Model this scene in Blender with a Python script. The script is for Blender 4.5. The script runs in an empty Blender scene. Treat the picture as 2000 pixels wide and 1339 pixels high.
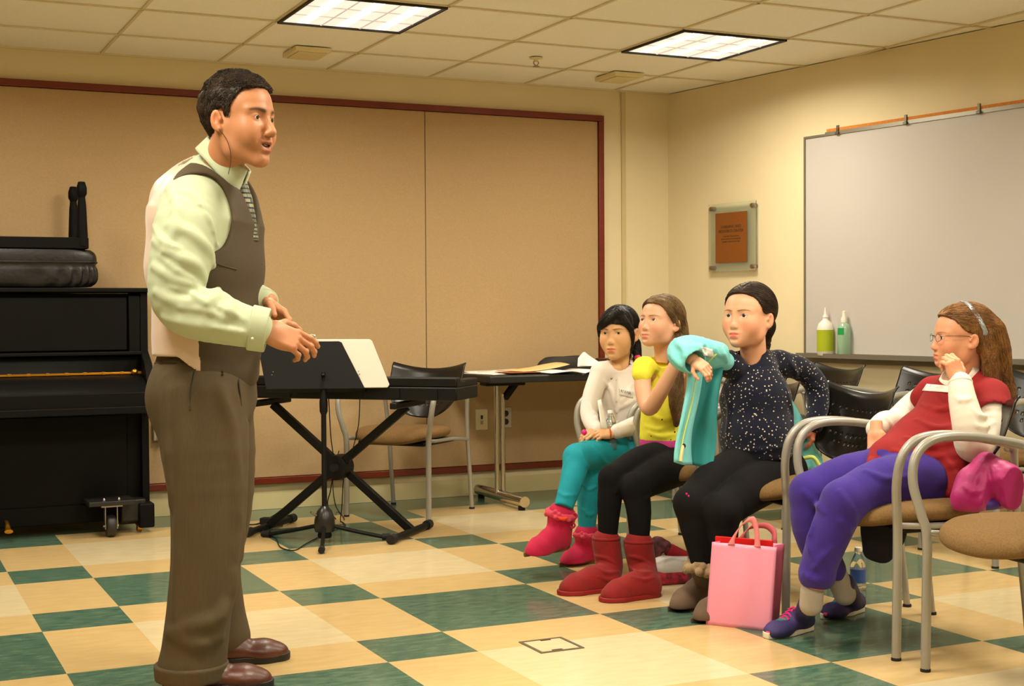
import bpy, bmesh, math, random
import numpy as np
from mathutils import Vector, Matrix, Euler
random.seed(7); rng = np.random.RandomState(11)
S = bpy.context.scene
COL = S.collection
R = math.radians

# ------------------------------------------------------------------ camera, light, exposure
FPX = 2709.0                                     # focal length in pixels of a 2000 px wide frame
CAM = np.array([-1.7742, -4.9352, 1.0831])
YAW, PIT, ROL = -.4412, -.0232, -.0058
def cam_rot():
    cy, sy, cp, sp, cr, sr = math.cos(YAW), math.sin(YAW), math.cos(PIT), math.sin(PIT), math.cos(ROL), math.sin(ROL)
    f = np.array([-sy*cp, cy*cp, sp]); r = np.array([cy, sy, 0.]); u = np.cross(r, f)
    return np.array([r*cr+u*sr, -r*sr+u*cr, f])
CR = cam_rot()
def at(x, y, d):
    'the point seen at pixel x, y at distance d along the view axis'
    return CAM + (np.array([(x-1000)/FPX, -(y-669.5)/FPX, 1.]) @ CR) * d
def onz(x, y, z=0.):
    r = np.array([(x-1000)/FPX, -(y-669.5)/FPX, 1.]) @ CR
    return CAM + r*((z-CAM[2])/r[2])
cd = bpy.data.cameras.new('camera'); cam = bpy.data.objects.new('camera', cd); COL.objects.link(cam)
M4 = Matrix([[CR[0][i], CR[1][i], -CR[2][i], CAM[i]] for i in range(3)] + [[0, 0, 0, 1]])
cam.matrix_world = M4
cd.sensor_width = 36; cd.lens = FPX/2000*36; cd.clip_start = .05; cd.clip_end = 60
S.camera = cam

S.view_settings.view_transform = 'Standard'; S.view_settings.look = 'None'
S.view_settings.gamma = 1; S.view_settings.exposure = 0.12; S.view_settings.use_curve_mapping = False
W = bpy.data.worlds.new('world'); S.world = W; W.use_nodes = True
W.node_tree.nodes['Background'].inputs[0].default_value = (1, .85, .62, 1)
W.node_tree.nodes['Background'].inputs[1].default_value = .02

CEIL = 2.4285; BW = 2.5218                       # ceiling height, back wall
CWX, CAN = 2.8357, .1421                         # corner x, angle of the right wall
GX, GY, GC = .004, .755, .61                     # ceiling grid
LAMP_COL = (1.0, .92, .75)
LAMP_W = 27.0
LAMPS = [(0, 0), (3, 0), (-3, 0), (-3, -4), (0, -4), (3, -4), (-3, -8), (0, -8), (3, -8)]
def lamp_at(i, j):
    return (GX+GC*(i+.5), GY+GC*(j+.5))
for i, j in LAMPS:
    ld = bpy.data.lights.new('ceiling_lamp', 'AREA'); ld.shape = 'SQUARE'; ld.size = .50
    ld.energy = LAMP_W*(1.0 if j == 0 else 1.15); ld.color = LAMP_COL; ld.spread = R(164)
    lo = bpy.data.objects.new('ceiling_lamp', ld); COL.objects.link(lo)
    lo.location = (*lamp_at(i, j), CEIL-.012)

# ------------------------------------------------------------------ helpers
def lin(c):
    c = np.array(c, float)/255.
    return tuple(np.where(c <= .04045, c/12.92, ((c+.055)/1.055)**2.4))
MATS = {}
def mat(name, c, rough=.6, metal=0., var=0., vs=8., bump=0., bs=60., spec=.5, sheen=0., c2=None, stretch=None, trans=0., attr=None, coat=0., emis=None, sss=0., detail=4.):
    if name in MATS: return MATS[name]
    m = bpy.data.materials.new(name); m.use_nodes = True; MATS[name] = m
    nt = m.node_tree; b = nt.nodes['Principled BSDF']; L = nt.links
    rgb = lin(c) + (1,)
    b.inputs['Base Color'].default_value = rgb; b.inputs['Roughness'].default_value = rough; b.inputs['Metallic'].default_value = metal
    b.inputs['Specular IOR Level'].default_value = spec
    if sheen: b.inputs['Sheen Weight'].default_value = sheen
    if coat: b.inputs['Coat Weight'].default_value = coat; b.inputs['Coat Roughness'].default_value = .1
    if trans: b.inputs['Transmission Weight'].default_value = trans
    if sss:
        b.inputs['Subsurface Weight'].default_value = sss; b.inputs['Subsurface Radius'].default_value = (.012, .005, .003); b.inputs['Subsurface Scale'].default_value = 1.
    if emis: b.inputs['Emission Color'].default_value = (*emis[0], 1); b.inputs['Emission Strength'].default_value = emis[1]
    tc = nt.nodes.new('ShaderNodeTexCoord'); src = tc.outputs['Object']
    if stretch:
        mp = nt.nodes.new('ShaderNodeMapping'); mp.inputs['Scale'].default_value = stretch; L.new(src, mp.inputs[0]); src = mp.outputs[0]
    col = None
    if attr:
        a = nt.nodes.new('ShaderNodeVertexColor'); a.layer_name = attr; col = a.outputs[0]
    if var or c2:
        n = nt.nodes.new('ShaderNodeTexNoise'); n.inputs['Scale'].default_value = vs; n.inputs['Detail'].default_value = detail; L.new(src, n.inputs['Vector'])
        rp = nt.nodes.new('ShaderNodeValToRGB'); e = rp.color_ramp.elements
        e[0].position = .3; e[1].position = .7
        if c2: e[0].color = lin(c2) + (1,); e[1].color = rgb
        else:
            e[0].color = tuple(v*(1-var) for v in rgb[:3]) + (1,); e[1].color = tuple(min(1, v*(1+var)) for v in rgb[:3]) + (1,)
        L.new(n.outputs['Fac'], rp.inputs[0])
        if col is not None:
            mx = nt.nodes.new('ShaderNodeMixRGB'); mx.blend_type = 'MULTIPLY'; mx.inputs[0].default_value = 1
            L.new(col, mx.inputs[1]); L.new(rp.outputs[0], mx.inputs[2]); col = mx.outputs[0]
        else: col = rp.outputs[0]
    if col is not None: L.new(col, b.inputs['Base Color'])
    if bump:
        n2 = nt.nodes.new('ShaderNodeTexNoise'); n2.inputs['Scale'].default_value = bs; n2.inputs['Detail'].default_value = 3; L.new(src, n2.inputs['Vector'])
        bp = nt.nodes.new('ShaderNodeBump'); bp.inputs['Strength'].default_value = bump; bp.inputs['Distance'].default_value = .004
        L.new(n2.outputs['Fac'], bp.inputs['Height']); L.new(bp.outputs[0], b.inputs['Normal'])
    return m

def smooth_path(pts, n=6):
    P = [np.array(p, float) for p in pts]
    if len(P) < 3 or n < 2: return np.array(P)
    P = [2*P[0]-P[1]] + P + [2*P[-1]-P[-2]]
    out = []
    for i in range(1, len(P)-2):
        for k in range(n):
            t = k/n; a, b, c, d = P[i-1:i+3]
            out.append(.5*((2*b)+(-a+c)*t+(2*a-5*b+4*c-d)*t*t+(-a+3*b-3*c+d)*t**3))
    out.append(P[-2]); return np.array(out)

class MB:
    'collects shapes into one mesh'
    def __init__(s): s.v = []; s.f = []; s.m = []; s.n = 0
    def add(s, v, f, mi=0):
        v = np.asarray(v, float).reshape(-1, 3); s.v.append(v)
        s.f += [tuple(int(i)+s.n for i in q) for q in f]; s.m += [mi]*len(f); s.n += len(v); return s
    def box(s, c, size, rot=None, mi=0, taper=1.):
        c = np.array(c, float); h = np.array(size, float)/2
        v = np.array([[sx*h[0]*(taper if sz < 0 else 1), sy*h[1]*(taper if sz < 0 else 1), sz*h[2]] for sx in (-1, 1) for sy in (-1, 1) for sz in (-1, 1)])
        if rot is not None:
            if not hasattr(rot, 'shape'): rot = np.array(Euler(rot).to_matrix())
            v = v @ np.array(rot).T
        return s.add(v+c, [(0, 1, 3, 2), (4, 6, 7, 5), (0, 4, 5, 1), (2, 3, 7, 6), (0, 2, 6, 4), (1, 5, 7, 3)], mi)
    def bar(s, a, b, w, h, up=(0, 0, 1), mi=0):
        a = np.array(a, float); b = np.array(b, float); t = b-a; l = np.linalg.norm(t); t /= l
        u = np.array(up, float); sd = np.cross(t, u); sd /= np.linalg.norm(sd); u = np.cross(sd, t)
        return s.box((a+b)/2, (l, w, h), np.array([t, sd, u]).T, mi)
    def tube(s, pts, r, seg=10, n=6, mi=0, caps=True, flat=None):
        P = smooth_path(pts, n); m = len(P)
        rr = np.interp(np.linspace(0, 1, m), np.linspace(0, 1, len(r)), r) if hasattr(r, '__len__') else np.full(m, r)
        T = np.gradient(P, axis=0); T /= np.linalg.norm(T, axis=1)[:, None]+1e-12
        u = np.cross(T[0], [0, 0, 1.]);
        if np.linalg.norm(u) < .1: u = np.cross(T[0], [0, 1., 0])
        u /= np.linalg.norm(u); V = []; a = np.arange(seg)*2*math.pi/seg
        for i in range(m):
            u = u-T[i]*(u@T[i]); u /= np.linalg.norm(u); w = np.cross(T[i], u)
            fl = flat if flat else 1.
            V.append(P[i]+rr[i]*(np.cos(a)[:, None]*u+fl*np.sin(a)[:, None]*w))
        F = [(i*seg+j, i*seg+(j+1) % seg, (i+1)*seg+(j+1) % seg, (i+1)*seg+j) for i in range(m-1) for j in range(seg)]
        V = np.concatenate(V)
        if caps: F += [tuple(range(seg))[::-1], tuple((m-1)*seg+j for j in range(seg))]
        return s.add(V, F, mi)
    def lathe(s, prof, c=(0, 0, 0), seg=24, mi=0, mtx=None, sx=1., sy=1.):
        a = np.arange(seg)*2*math.pi/seg; V = []; F = []
        for r_, z_ in prof: V.append(np.stack([r_*np.cos(a)*sx, r_*np.sin(a)*sy, np.full(seg, z_)], 1))
        V = np.concatenate(V); m = len(prof)
        if mtx is not None: V = V @ np.array(mtx).T
        F = [(i*seg+j, i*seg+(j+1) % seg, (i+1)*seg+(j+1) % seg, (i+1)*seg+j) for i in range(m-1) for j in range(seg)]
        F += [tuple(range(seg))[::-1], tuple((m-1)*seg+j for j in range(seg))]
        return s.add(V+np.array(c), F, mi)
    def sph(s, c, r, seg=12, mi=0):
        r = np.array(r, float)*np.ones(3); k = seg//2+1
        V = [np.array([math.sin(t)*math.cos(p), math.sin(t)*math.sin(p), math.cos(t)]) for t in np.linspace(.02, math.pi-.02, k) for p in np.arange(seg)*2*math.pi/seg]
        F = [(i*seg+j, (i+1)*seg+j, (i+1)*seg+(j+1) % seg, i*seg+(j+1) % seg) for i in range(k-1) for j in range(seg)]
        F += [tuple(range(seg)), tuple((k-1)*seg+j for j in range(seg))[::-1]]
        return s.add(np.array(V)*r+np.array(c), F, mi)
    def grid(s, fn, nu, nv, mi=0, skip=None):
        V = [fn(i/nu, j/nv) for i in range(nu+1) for j in range(nv+1)]
        F = [(i*(nv+1)+j, (i+1)*(nv+1)+j, (i+1)*(nv+1)+j+1, i*(nv+1)+j+1) for i in range(nu) for j in range(nv) if not (skip and skip(i, j))]
        return s.add(V, F, mi)
    def prism(s, poly, h0, h1, axis=2, c=(0, 0, 0), mi=0):
        n = len(poly); V = []
        for h in (h0, h1):
            for a, b in poly:
                V.append({2: (a, b, h), 1: (a, h, b), 0: (h, a, b)}[axis])
        F = [tuple(range(n))[::-1], tuple(range(n, 2*n))]+[(i, (i+1) % n, n+(i+1) % n, n+i) for i in range(n)]
        return s.add(np.array(V)+np.array(c), F, mi)
    def xf(s, mtx=None, t=(0, 0, 0)):
        s.v = [(v @ np.array(mtx).T if mtx is not None else v)+np.array(t) for v in s.v]; return s
    def build(s, name, mats, parent=None, smooth=True, bevel=0, subsurf=0, solid=0, angle=40, loc=None, off=0):
        me = bpy.data.meshes.new(name); me.from_pydata(np.concatenate(s.v).tolist(), [], s.f)
        if not isinstance(mats, (list, tuple)): mats = [mats]
        for m in mats: me.materials.append(m)
        me.polygons.foreach_set('material_index', s.m)
        bm = bmesh.new(); bm.from_mesh(me); bmesh.ops.recalc_face_normals(bm, faces=bm.faces); bm.to_mesh(me); bm.free()
        if smooth:
            me.polygons.foreach_set('use_smooth', [True]*len(me.polygons))
            try: me.set_sharp_from_angle(angle=R(angle))
            except Exception: pass
        o = bpy.data.objects.new(name, me); COL.objects.link(o)
        if parent is not None: o.parent = parent
        if loc is not None: o.location = loc
        if solid: md = o.modifiers.new('s', 'SOLIDIFY'); md.thickness = solid; md.offset = off
        if bevel: md = o.modifiers.new('b', 'BEVEL'); md.width = bevel; md.segments = 2; md.limit_method = 'ANGLE'
        if subsurf: md = o.modifiers.new('u', 'SUBSURF'); md.levels = subsurf; md.render_levels = subsurf
        return o
def tag(o, label=None, cat=None, group=None, kind=None):
    if label: o['label'] = label
    if cat: o['category'] = cat
    if group: o['group'] = group
    if kind: o['kind'] = kind
    return o
def empty(name, loc=(0, 0, 0), rz=0, label=None, cat=None, group=None):
    o = bpy.data.objects.new(name, None); COL.objects.link(o); o.location = loc; o.rotation_euler = (0, 0, rz); o.empty_display_size = .1
    return tag(o, label, cat, group)
def copy_tree(o, parent=None):
    c = o.copy(); COL.objects.link(c)
    if parent is not None: c.parent = parent
    for ch in [x for x in bpy.data.objects if x.parent == o]: copy_tree(ch, c)
    return c
def settle(o):
    'put an object origin at the middle of its base'
    me = o.data; n = len(me.vertices); co = np.empty(n*3, np.float32); me.vertices.foreach_get('co', co); co = co.reshape(-1, 3)
    p = np.array([(co[:, 0].min()+co[:, 0].max())/2, (co[:, 1].min()+co[:, 1].max())/2, co[:, 2].min()], np.float32)
    co -= p; me.vertices.foreach_set('co', co.ravel()); o.location = [float(a) for a in p]; return o
def text_obj(name, s, size, mtx, m, parent=None, ext=.0005, align='CENTER'):
    cu = bpy.data.curves.new(name, 'FONT'); cu.body = s; cu.size = size; cu.align_x = align; cu.extrude = ext
    o = bpy.data.objects.new(name, cu); COL.objects.link(o); cu.materials.append(m)
    me = bpy.data.meshes.new_from_object(o); bpy.data.objects.remove(o); o = bpy.data.objects.new(name, me); COL.objects.link(o)
    if parent is not None: o.parent = parent
    o.matrix_local = mtx; return o
# ------------------------------------------------------------------ room
U = .3048
Mwall = mat('wall_paint', (228, 212, 172), .75, var=.03, vs=2.5, bump=.05, bs=220)
Mceil = mat('ceiling_tile', (252, 248, 236), .9, var=.05, vs=160, bump=.25, bs=260)
Mgrid = mat('ceiling_bar', (222, 208, 172), .6)
Mgreen = mat('floor_green', (58, 92, 78), .16, c2=(98, 122, 100), vs=26, stretch=(.6, 1.6, 1), spec=.45, bump=.01, bs=40, detail=8)
Mtan = mat('floor_tan', (212, 182, 128), .16, c2=(203, 172, 117), vs=18, stretch=(.6, 1.7, 1), spec=.4, detail=8)
Mlight = mat('floor_cream', (216, 199, 160), .16, c2=(208, 189, 148), vs=18, stretch=(.6, 1.7, 1), spec=.4, detail=8)
def struct(o): o['kind'] = 'structure'; return o
X0, X1, Y0, Y1 = -5.2, 3.9, -7.6, BW
# floor cut into vinyl tiles: 1 and 2 foot squares in turn
mb = MB()
def cuts(lo, hi, offs):
    s = {lo, hi}
    for k in range(-40, 40):
        for o_ in offs:
            v = (k*3+o_)*U
            if lo < v < hi: s.add(v)
    return sorted(s)
xs = cuts(X0, X1, (0, 2)); ys = [y for y in cuts(Y0, Y1, (0, 1)) if y <= 7*U+.01]+[Y1]
for i in range(len(xs)-1):
    for j in range(len(ys)-1):
        cx, cy = (xs[i]+xs[i+1])/2/U, (ys[j]+ys[j+1])/2/U
        sx, sy = (cx % 3) > 2, (cy % 3) < 1
        if cy > 7: mi = 0
        elif sx and sy: mi = 0
        elif sx or sy: mi = 1
        else: mi = 0 if (math.floor(cx/3)+math.floor((cy-1)/3)) % 2 else 2
        mb.add([(xs[i], ys[j], 0), (xs[i+1], ys[j], 0), (xs[i+1], ys[j+1], 0), (xs[i], ys[j+1], 0)], [(0, 1, 2, 3)], mi)
struct(mb.build('floor', [Mgreen, Mtan, Mlight], smooth=False))
# ceiling panels and the bars between them
c = struct(MB().box(((X0+X1)/2, (Y0+Y1)/2, CEIL+.05), (X1-X0, Y1-Y0, .09)).build('ceiling', Mceil, smooth=False))
mb = MB()
x = GX-GC*10
while x < X1: mb.box((x, (Y0+Y1)/2, CEIL+.001), (.014, Y1-Y0, .006)); x += GC
y = GY+GC*2
while y > Y0: mb.box(((X0+X1)/2, y, CEIL+.001), (X1-X0, .014, .006)); y -= GC
mb.box(((X0+X1)/2, BW-.011, CEIL), ((X1-X0), .022, .01))
g = mb.build('ceiling_grid', Mgrid, c, smooth=False)
# walls
struct(MB().box(((X0+X1)/2, BW+.06, CEIL/2), (X1-X0, .12, CEIL)).build('wall_back', Mwall, smooth=False))
nr = np.array([math.cos(CAN), math.sin(CAN)]); dr = np.array([math.sin(CAN), -math.cos(CAN)])   # wall normal (outwards) and direction toward the camera
def rw(d, z, off=0.): return (CWX+dr[0]*d-nr[0]*off, BW+dr[1]*d-nr[1]*off, z)
RA = math.atan2(dr[1], dr[0])
p = rw(5., CEIL/2, -.06)
struct(MB().box(p, (10.4, .12, CEIL), (0, 0, RA)).build('wall_right', Mwall, smooth=False))
struct(MB().box((X0-.06, (Y0+Y1)/2, CEIL/2), (.12, Y1-Y0, CEIL)).build('wall_left', Mwall, smooth=False))
struct(MB().box(((X0+X1)/2, Y0-.06, CEIL/2), (X1-X0, .12, CEIL)).build('wall_front', Mwall, smooth=False))
struct(MB().box((2.51, BW-.006, CEIL/2), (.028, .012, CEIL)).build('trim_1', mat('wall_joint', (205, 186, 138), .7), smooth=False))
Mbase = mat('base_cove', (214, 200, 150), .5)
struct(MB().box(((X0+CWX)/2, BW-.003, .05), (CWX-X0, .006, .1)).build('baseboard_back', Mbase, smooth=False, bevel=.002))
pb_ = rw(4.8, .05, .003)
struct(MB().box(pb_, (9.6, .006, .1), (0, 0, RA)).build('baseboard_right', Mbase, smooth=False, bevel=.002))

# fabric wall panel with a red wood frame
Mred = mat('red_wood', (112, 36, 12), .35, var=.15, vs=20, stretch=(.3, 1, 3))
Mfab = mat('panel_fabric', (186, 156, 114), .95, var=.05, vs=120, bump=.3, bs=900)
r_ = empty('acoustic_panel', (-.5, BW, .14), 0, 'long beige fabric wall panel edged with dark red wood on the back wall', 'wall panel')
PT, PB, PR, PL = 2.268, .141, 2.360, -4.6
mb = MB()
for a, b in (((PL+PR)/2, PT-.018), ((PL+PR)/2, PB+.018)): mb.box((a+.5, -.018, b-.14), (PR-PL, .036, .036))
for a in (PL+.018, PR-.018): mb.box((a+.5, -.018, (PT+PB)/2-.14), (.036, .036, PT-PB-.0725))
mb.build('wooden_frame', Mred, r_, bevel=.003)
seams = [PL+.036, -3.3, -1.118, 1.1924, PR-.036]
for a, b in zip(seams, seams[1:]):
    MB().box(((a+b)/2+.5, -.012, (PT+PB)/2-.14), (b-a-.004, .02, PT-PB-.075)).build('fabric_panel', Mfab, r_, bevel=.003)

# ceiling lights
Mgap = mat('light_shadow_gap', (26, 20, 14), .6)  # black colour paints the shadow gap around each fixture
Mwhite = mat('glowing_enamel', (200, 190, 180), .35, emis=((1, .9, .8), .3))  # faint emission stands in for lamp light on the louver blades
Mtube = mat('light_diffuser', (255, 250, 240), .5, emis=((1, .93, .86), .62))
MtubeB = mat('light_tube', (255, 250, 240), .5, emis=((1, .96, .90), 4.))
names = {(0, 0): 'square recessed ceiling light above the keyboard and person in the vest', (3, 0): 'square recessed ceiling light nearest the corner and the whiteboard'}
l0 = empty('ceiling_light', (0, 0, 0))
mb = MB()
for sx in (-1, 1): mb.box((sx*.296, 0, .004), (.012, .604, .02)); mb.box((0, sx*.296, .004), (.58, .012, .02))
mb.build('shadow_gap_frame', Mgap, l0, smooth=False)
MB().box((0, 0, .006), (.58, .58, .006)).build('diffuser', Mtube, l0, smooth=False)
mb = MB()
for k in (-1, 1): mb.box((k*.095, 0, .002), (.008, .58, .005), mi=0); mb.box((0, k*.095, .002), (.58, .008, .005))
mb.build('louver', Mwhite, l0, smooth=False)
for k in (-1, 0, 1): MB().box((k*.19, 0, .0022), (.05, .54, .002)).build('lamp_strip', MtubeB, l0, smooth=False)
first = True
for i, j in LAMPS:
    o = l0 if first else copy_tree(l0); first = False
    o.location = (*lamp_at(i, j), CEIL-.006)
    tag(o, names.get((i, j), 'square recessed ceiling light outside the picture'), 'ceiling light', 'recessed ceiling lights')
# vents, sprinkler
Mcream = mat('cream_metal', (228, 214, 168), .5)
v0 = empty('ceiling_speaker', (0, 0, 0))
MB().box((0, 0, -.012), (.19, .24, .024)).build('housing', Mcream, v0, bevel=.004)
MB().box((0, 0, -.027), (.15, .20, .006)).build('cover_plate', mat('cream_plate', (224, 208, 160), .5), v0, bevel=.002)
for k, (px, lab) in enumerate((((.345, 2.01), 'small cream box on the ceiling near the square light over the keyboard'), ((2.2, 2.02), 'small cream box on the ceiling near the corner of the room'))):
    o = v0 if k == 0 else copy_tree(v0)
    o.location = (*px, CEIL); tag(o, lab, 'ceiling box', 'cream ceiling boxes')
s_ = empty('sprinkler', (1.519, 1.718, CEIL), 0, 'small metal fire sprinkler hanging from the ceiling between the two lights', 'sprinkler')
MB().lathe([(.035, 0), (.035, -.004), (.012, -.010), (.010, -.02)]).build('escutcheon', Mcream, s_)
MB().tube([(-.012, 0, -.018), (-.014, 0, -.03), (0, 0, -.044)], .003).tube([(.012, 0, -.018), (.014, 0, -.03), (0, 0, -.044)], .003).build('sprinkler_frame', mat('steel', (170, 165, 155), .35, 1.), s_)
MB().lathe([(.018, -.044), (.018, -.047)]).build('deflector', mat('steel', (170, 165, 155)), s_)

# whiteboard on the right wall
Mboard = mat('whiteboard_surface', (192, 186, 180), .35, var=.015, vs=3, spec=.4)
Malu = mat('aluminium', (150, 145, 132), .4, .7)
wb = empty('whiteboard', rw(2.7, .83), RA, 'large whiteboard with a thin aluminium frame on the right wall', 'whiteboard')
# local frame: x along the wall towards the camera, -y outwards into the room?  (normal into the room is local -y or +y)
inn = -1 if (np.array([-math.sin(RA), math.cos(RA)]) @ nr) > 0 else 1
d0, d1, z0, z1 = 1.19-2.7, 4.85-2.7, 0.0, 1.205
def wbx(mb, a, b, za, zb, o0, o1): return mb.box(((a+b)/2, inn*(o0+o1)/2, (za+zb)/2), (abs(b-a), abs(o1-o0), abs(zb-za)))
wbx(MB(), d0+.012, d1-.012, z0+.012, z1-.012, .004, .016).build('board_surface', Mboard, wb, smooth=False)
mb = MB()
wbx(mb, d0, d1, z1-.012, z1, 0, .022); wbx(mb, d0, d1, z0, z0+.012, 0, .022); wbx(mb, d0, d0+.012, z0+.012, z1-.012, 0, .022); wbx(mb, d1-.012, d1, z0+.012, z1-.012, 0, .022)
mb.build('board_frame', Malu, wb, smooth=False)
mb = MB(); wbx(mb, d0, d1, -.012, 0, 0, .085); wbx(mb, d0, d1, 0, .012, .078, .085); wbx(mb, d0, d1, -.04, -.012, .0, .012)
mb.build('marker_tray', Malu, wb, smooth=False)
Mcork = mat('cork', (206, 128, 44), .8, var=.15, vs=90)
mr = empty('map_rail', rw(2.7, 2.035), RA, 'narrow orange cork map rail with metal clips along the whiteboard top', 'map rail')
wbx(MB(), d0+.17, d1, .008, .024, 0, .02).build('cork_strip', Mcork, mr, smooth=False)
mb = MB(); wbx(mb, d0+.16, d1, .0, .008, 0, .022); mb.build('rail_lip', Malu, mr, smooth=False)
for dd in (.255, .72, 1.17, 1.6, 2.0, 2.4):
    mb = MB(); wbx(mb, d0+dd-.008, d0+dd+.008, -.004, .036, .018, .028); wbx(mb, d0+dd-.012, d0+dd+.012, -.014, .0, .020, .034)
    mb.build('clip', mat('clip_metal', (110, 105, 90), .4, .8), mr, bevel=.002)

# plaque of glass with a bronze sheet
pq = empty('wall_plaque', rw(.615, 1.31), RA, 'glass wall plaque with a bronze sheet held by four metal studs', 'plaque')
pw = .407
def pbx(mb, a, b, za, zb, o0, o1): return mb.box(((a+b)/2, inn*(o0+o1)/2, (za+zb)/2), (abs(b-a), abs(o1-o0), abs(zb-za)))
Mglass = mat('plaque_glass', (236, 244, 232), .05, trans=.9, spec=.5)
pbx(MB(), -pw/2, pw/2, 0, .402, .024, .030).build('glass_sheet', Mglass, pq, smooth=False)
pbx(MB(), -pw/2+.065, pw/2-.07, .050, .345, .0315, .0335).build('bronze_sheet', mat('bronze', (134, 76, 18), .5, .15, var=.06, vs=60), pq, smooth=False)
for a in (-pw/2+.025, pw/2-.03):
    for z in (.022, .375):
        MB().lathe([(.014, 0), (.014, .034), (.012, .038)], (0, 0, 0), 14, mtx=np.array(Euler((R(90)*(1 if inn < 0 else -1), 0, 0)).to_matrix())).xf(t=(a, 0, z)).build('metal_stud', mat('stud_metal', (150, 120, 95), .35, .8), pq)
Mink = mat('engraving', (66, 40, 20), .6)
def plaque_text(s, z, size):
    rot = Matrix.Rotation(R(180) if inn > 0 else 0, 4, 'Z') @ Matrix.Rotation(R(90), 4, 'X')
    text_obj('engraved_text', s, size, Matrix.Translation((-.003, inn*.0340, z)) @ rot, Mink, pq)
plaque_text('LEARNING AND', .254, .024); plaque_text('RESOURCE CENTER', .228, .024)
mb = MB()
for z, w in ((.205, .13), (.189, .17), (.173, .15)):
    a = -w/2
    while a < w/2:
        l = random.uniform(.006, .02); mb.box((a+l/2-.003, inn*.0338, z), (l, .0008, .006)); a += l+.005
mb.build('small_engraved_lines', Mink, pq, smooth=False)
# ------------------------------------------------------------------ chairs
Mtubeg = mat('grey_tube', (160, 156, 146), .36, .3, spec=.6)
Mplast = mat('black_plastic', (20, 17, 14), .3, var=.1, vs=9, spec=.45)
Mpad = mat('brown_fabric', (128, 96, 50), .95, c2=(106, 78, 40), vs=180, bump=.5, bs=700)
Mblack = mat('black_matte', (11, 10, 9), .55, spec=.25)
Mrub = mat('black_rubber', (12, 11, 11), .8)
def cushion(w, d, h, nx=28, ny=26, front=.03, p=2.6):
    'rounded seat pad, centred; +x is the front'
    mb = MB(); V = []; F = []
    rings = [(0., 1., 0)] ; m = 36; prof = [(-1, .55), (-.96, .80), (-.7, .95), (-.2, 1.), (.3, .985), (.7, .93), (.9, .82), (1, .6), (1.04, .3)]
    for zz, rr in prof:
        for k in range(m):
            a = 2*math.pi*k/m; ca, sa = math.cos(a), math.sin(a)
            x_ = math.copysign(abs(ca)**(2/p), ca)*d/2*rr; y_ = math.copysign(abs(sa)**(2/p), sa)*w/2*rr*(1-.07*(ca < 0)*abs(ca))
            z_ = zz*h/2 - front*max(0, x_/(d/2))**3*1.0 + .010*(y_/(w/2))**2
            V.append((x_, y_, z_))
    n = len(prof)
    F = [(i*m+j, i*m+(j+1) % m, (i+1)*m+(j+1) % m, (i+1)*m+j) for i in range(n-1) for j in range(m)]
    F += [tuple(range(m))[::-1], tuple((n-1)*m+j for j in range(m))]
    return mb.add(V, F)
def make_chair():
    t = empty('stacking_chair')
    cushion(.485, .50, .066).xf(t=(.035, 0, .436)).build('seat', Mpad, t, subsurf=1, angle=180)
    mb = MB().box((.0, 0, .391), (.36, .40, .022)); mb.build('seat_pan', Mblack, t, bevel=.008)
    # perforated back shell
    NU, NV = 60, 36
    holes = set()
    for row, cnt in ((26, 11), (21, 11), (13, 10), (9, 8)):
        for k in range(cnt): holes.add((30+int((k-(cnt-1)/2)*4.4), row))
    def fn(u, v):
        a = (u-.5)*2
        wv = .222*(.60+.40*min(1, v/.42)**.55) if v < .42 else .222+.006*(v-.42)
        y_ = a*wv
        zb = .50+.045*(abs(a)**2.4); zt = .765+.036*a*a
        z_ = zb+(zt-zb)*v
        x_ = -.205-.075*(z_-.5)/.27+.050*a*a+.012*math.cos(v*3.1)
        if v > .93: x_ -= .012*((v-.93)/.07)
        return (x_, y_, z_)
    mb = MB().grid(fn, NU, NV, skip=lambda i, j: (i, j) in holes)
    mb.build('backrest', Mplast, t, solid=.007, angle=60)
    for s in (-1, 1):
        y0 = s*.245
        # the front leg runs up, bows outwards and turns back into the arm
        mb = MB().tube([(.225, y0, .004), (.222, y0, .20), (.220, y0, .40), (.232, y0+s*.012, .47), (.246, y0+s*.032, .56), (.232, y0+s*.040, .635), (.185, y0+s*.040, .680), (.11, y0+s*.040, .694), (.0, y0+s*.038, .688), (-.12, y0+s*.030, .668), (-.185, y0+s*.022, .652)], .0145, seg=12, n=5)
        mb.build('front_leg_and_arm', Mtubeg, t)
        mb = MB().tube([(-.185, y0+s*.022, .652), (-.205, y0+s*.018, .640), (-.215, y0+s*.010, .60), (-.235, y0, .42), (-.262, y0, .20), (-.285, y0, .004)], [.0145, .0135, .012, .012, .012, .012], seg=10, n=4)
        mb.tube([(-.203, y0+s*.014, .635), (-.232, s*.20, .63)], .010, n=1)
        mb.build('rear_leg', Mtubeg, t)
        MB().tube([(.215, y0-s*.002, .415), (.10, y0-s*.02, .405), (-.10, y0-s*.02, .40), (-.238, y0, .385)], .010, n=4).build('side_rail', Mtubeg, t)
        for q in ((.225, y0), (-.285, y0)):
            MB().lathe([(.0155, 0), (.0155, .008), (.0145, .01)], (*q, 0), 10).build('foot_cap', Mrub, t)
    MB().tube([(.10, -.225, .403), (.10, .225, .403)], .009, n=1).tube([(-.10, -.225, .40), (-.10, .225, .40)], .009, n=1).build('cross_bar', Mtubeg, t)
    return t
chair0 = make_chair(); used = [False]
CH = {}
def chair(key, x, y, rz, label, group='grey armchairs with perforated black backs'):
    o = copy_tree(chair0) if used[0] else chair0; used[0] = True
    o.location = (x, y, 0); o.rotation_euler = (0, 0, rz); tag(o, label, 'chair', group); CH[key] = o; return o
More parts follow.
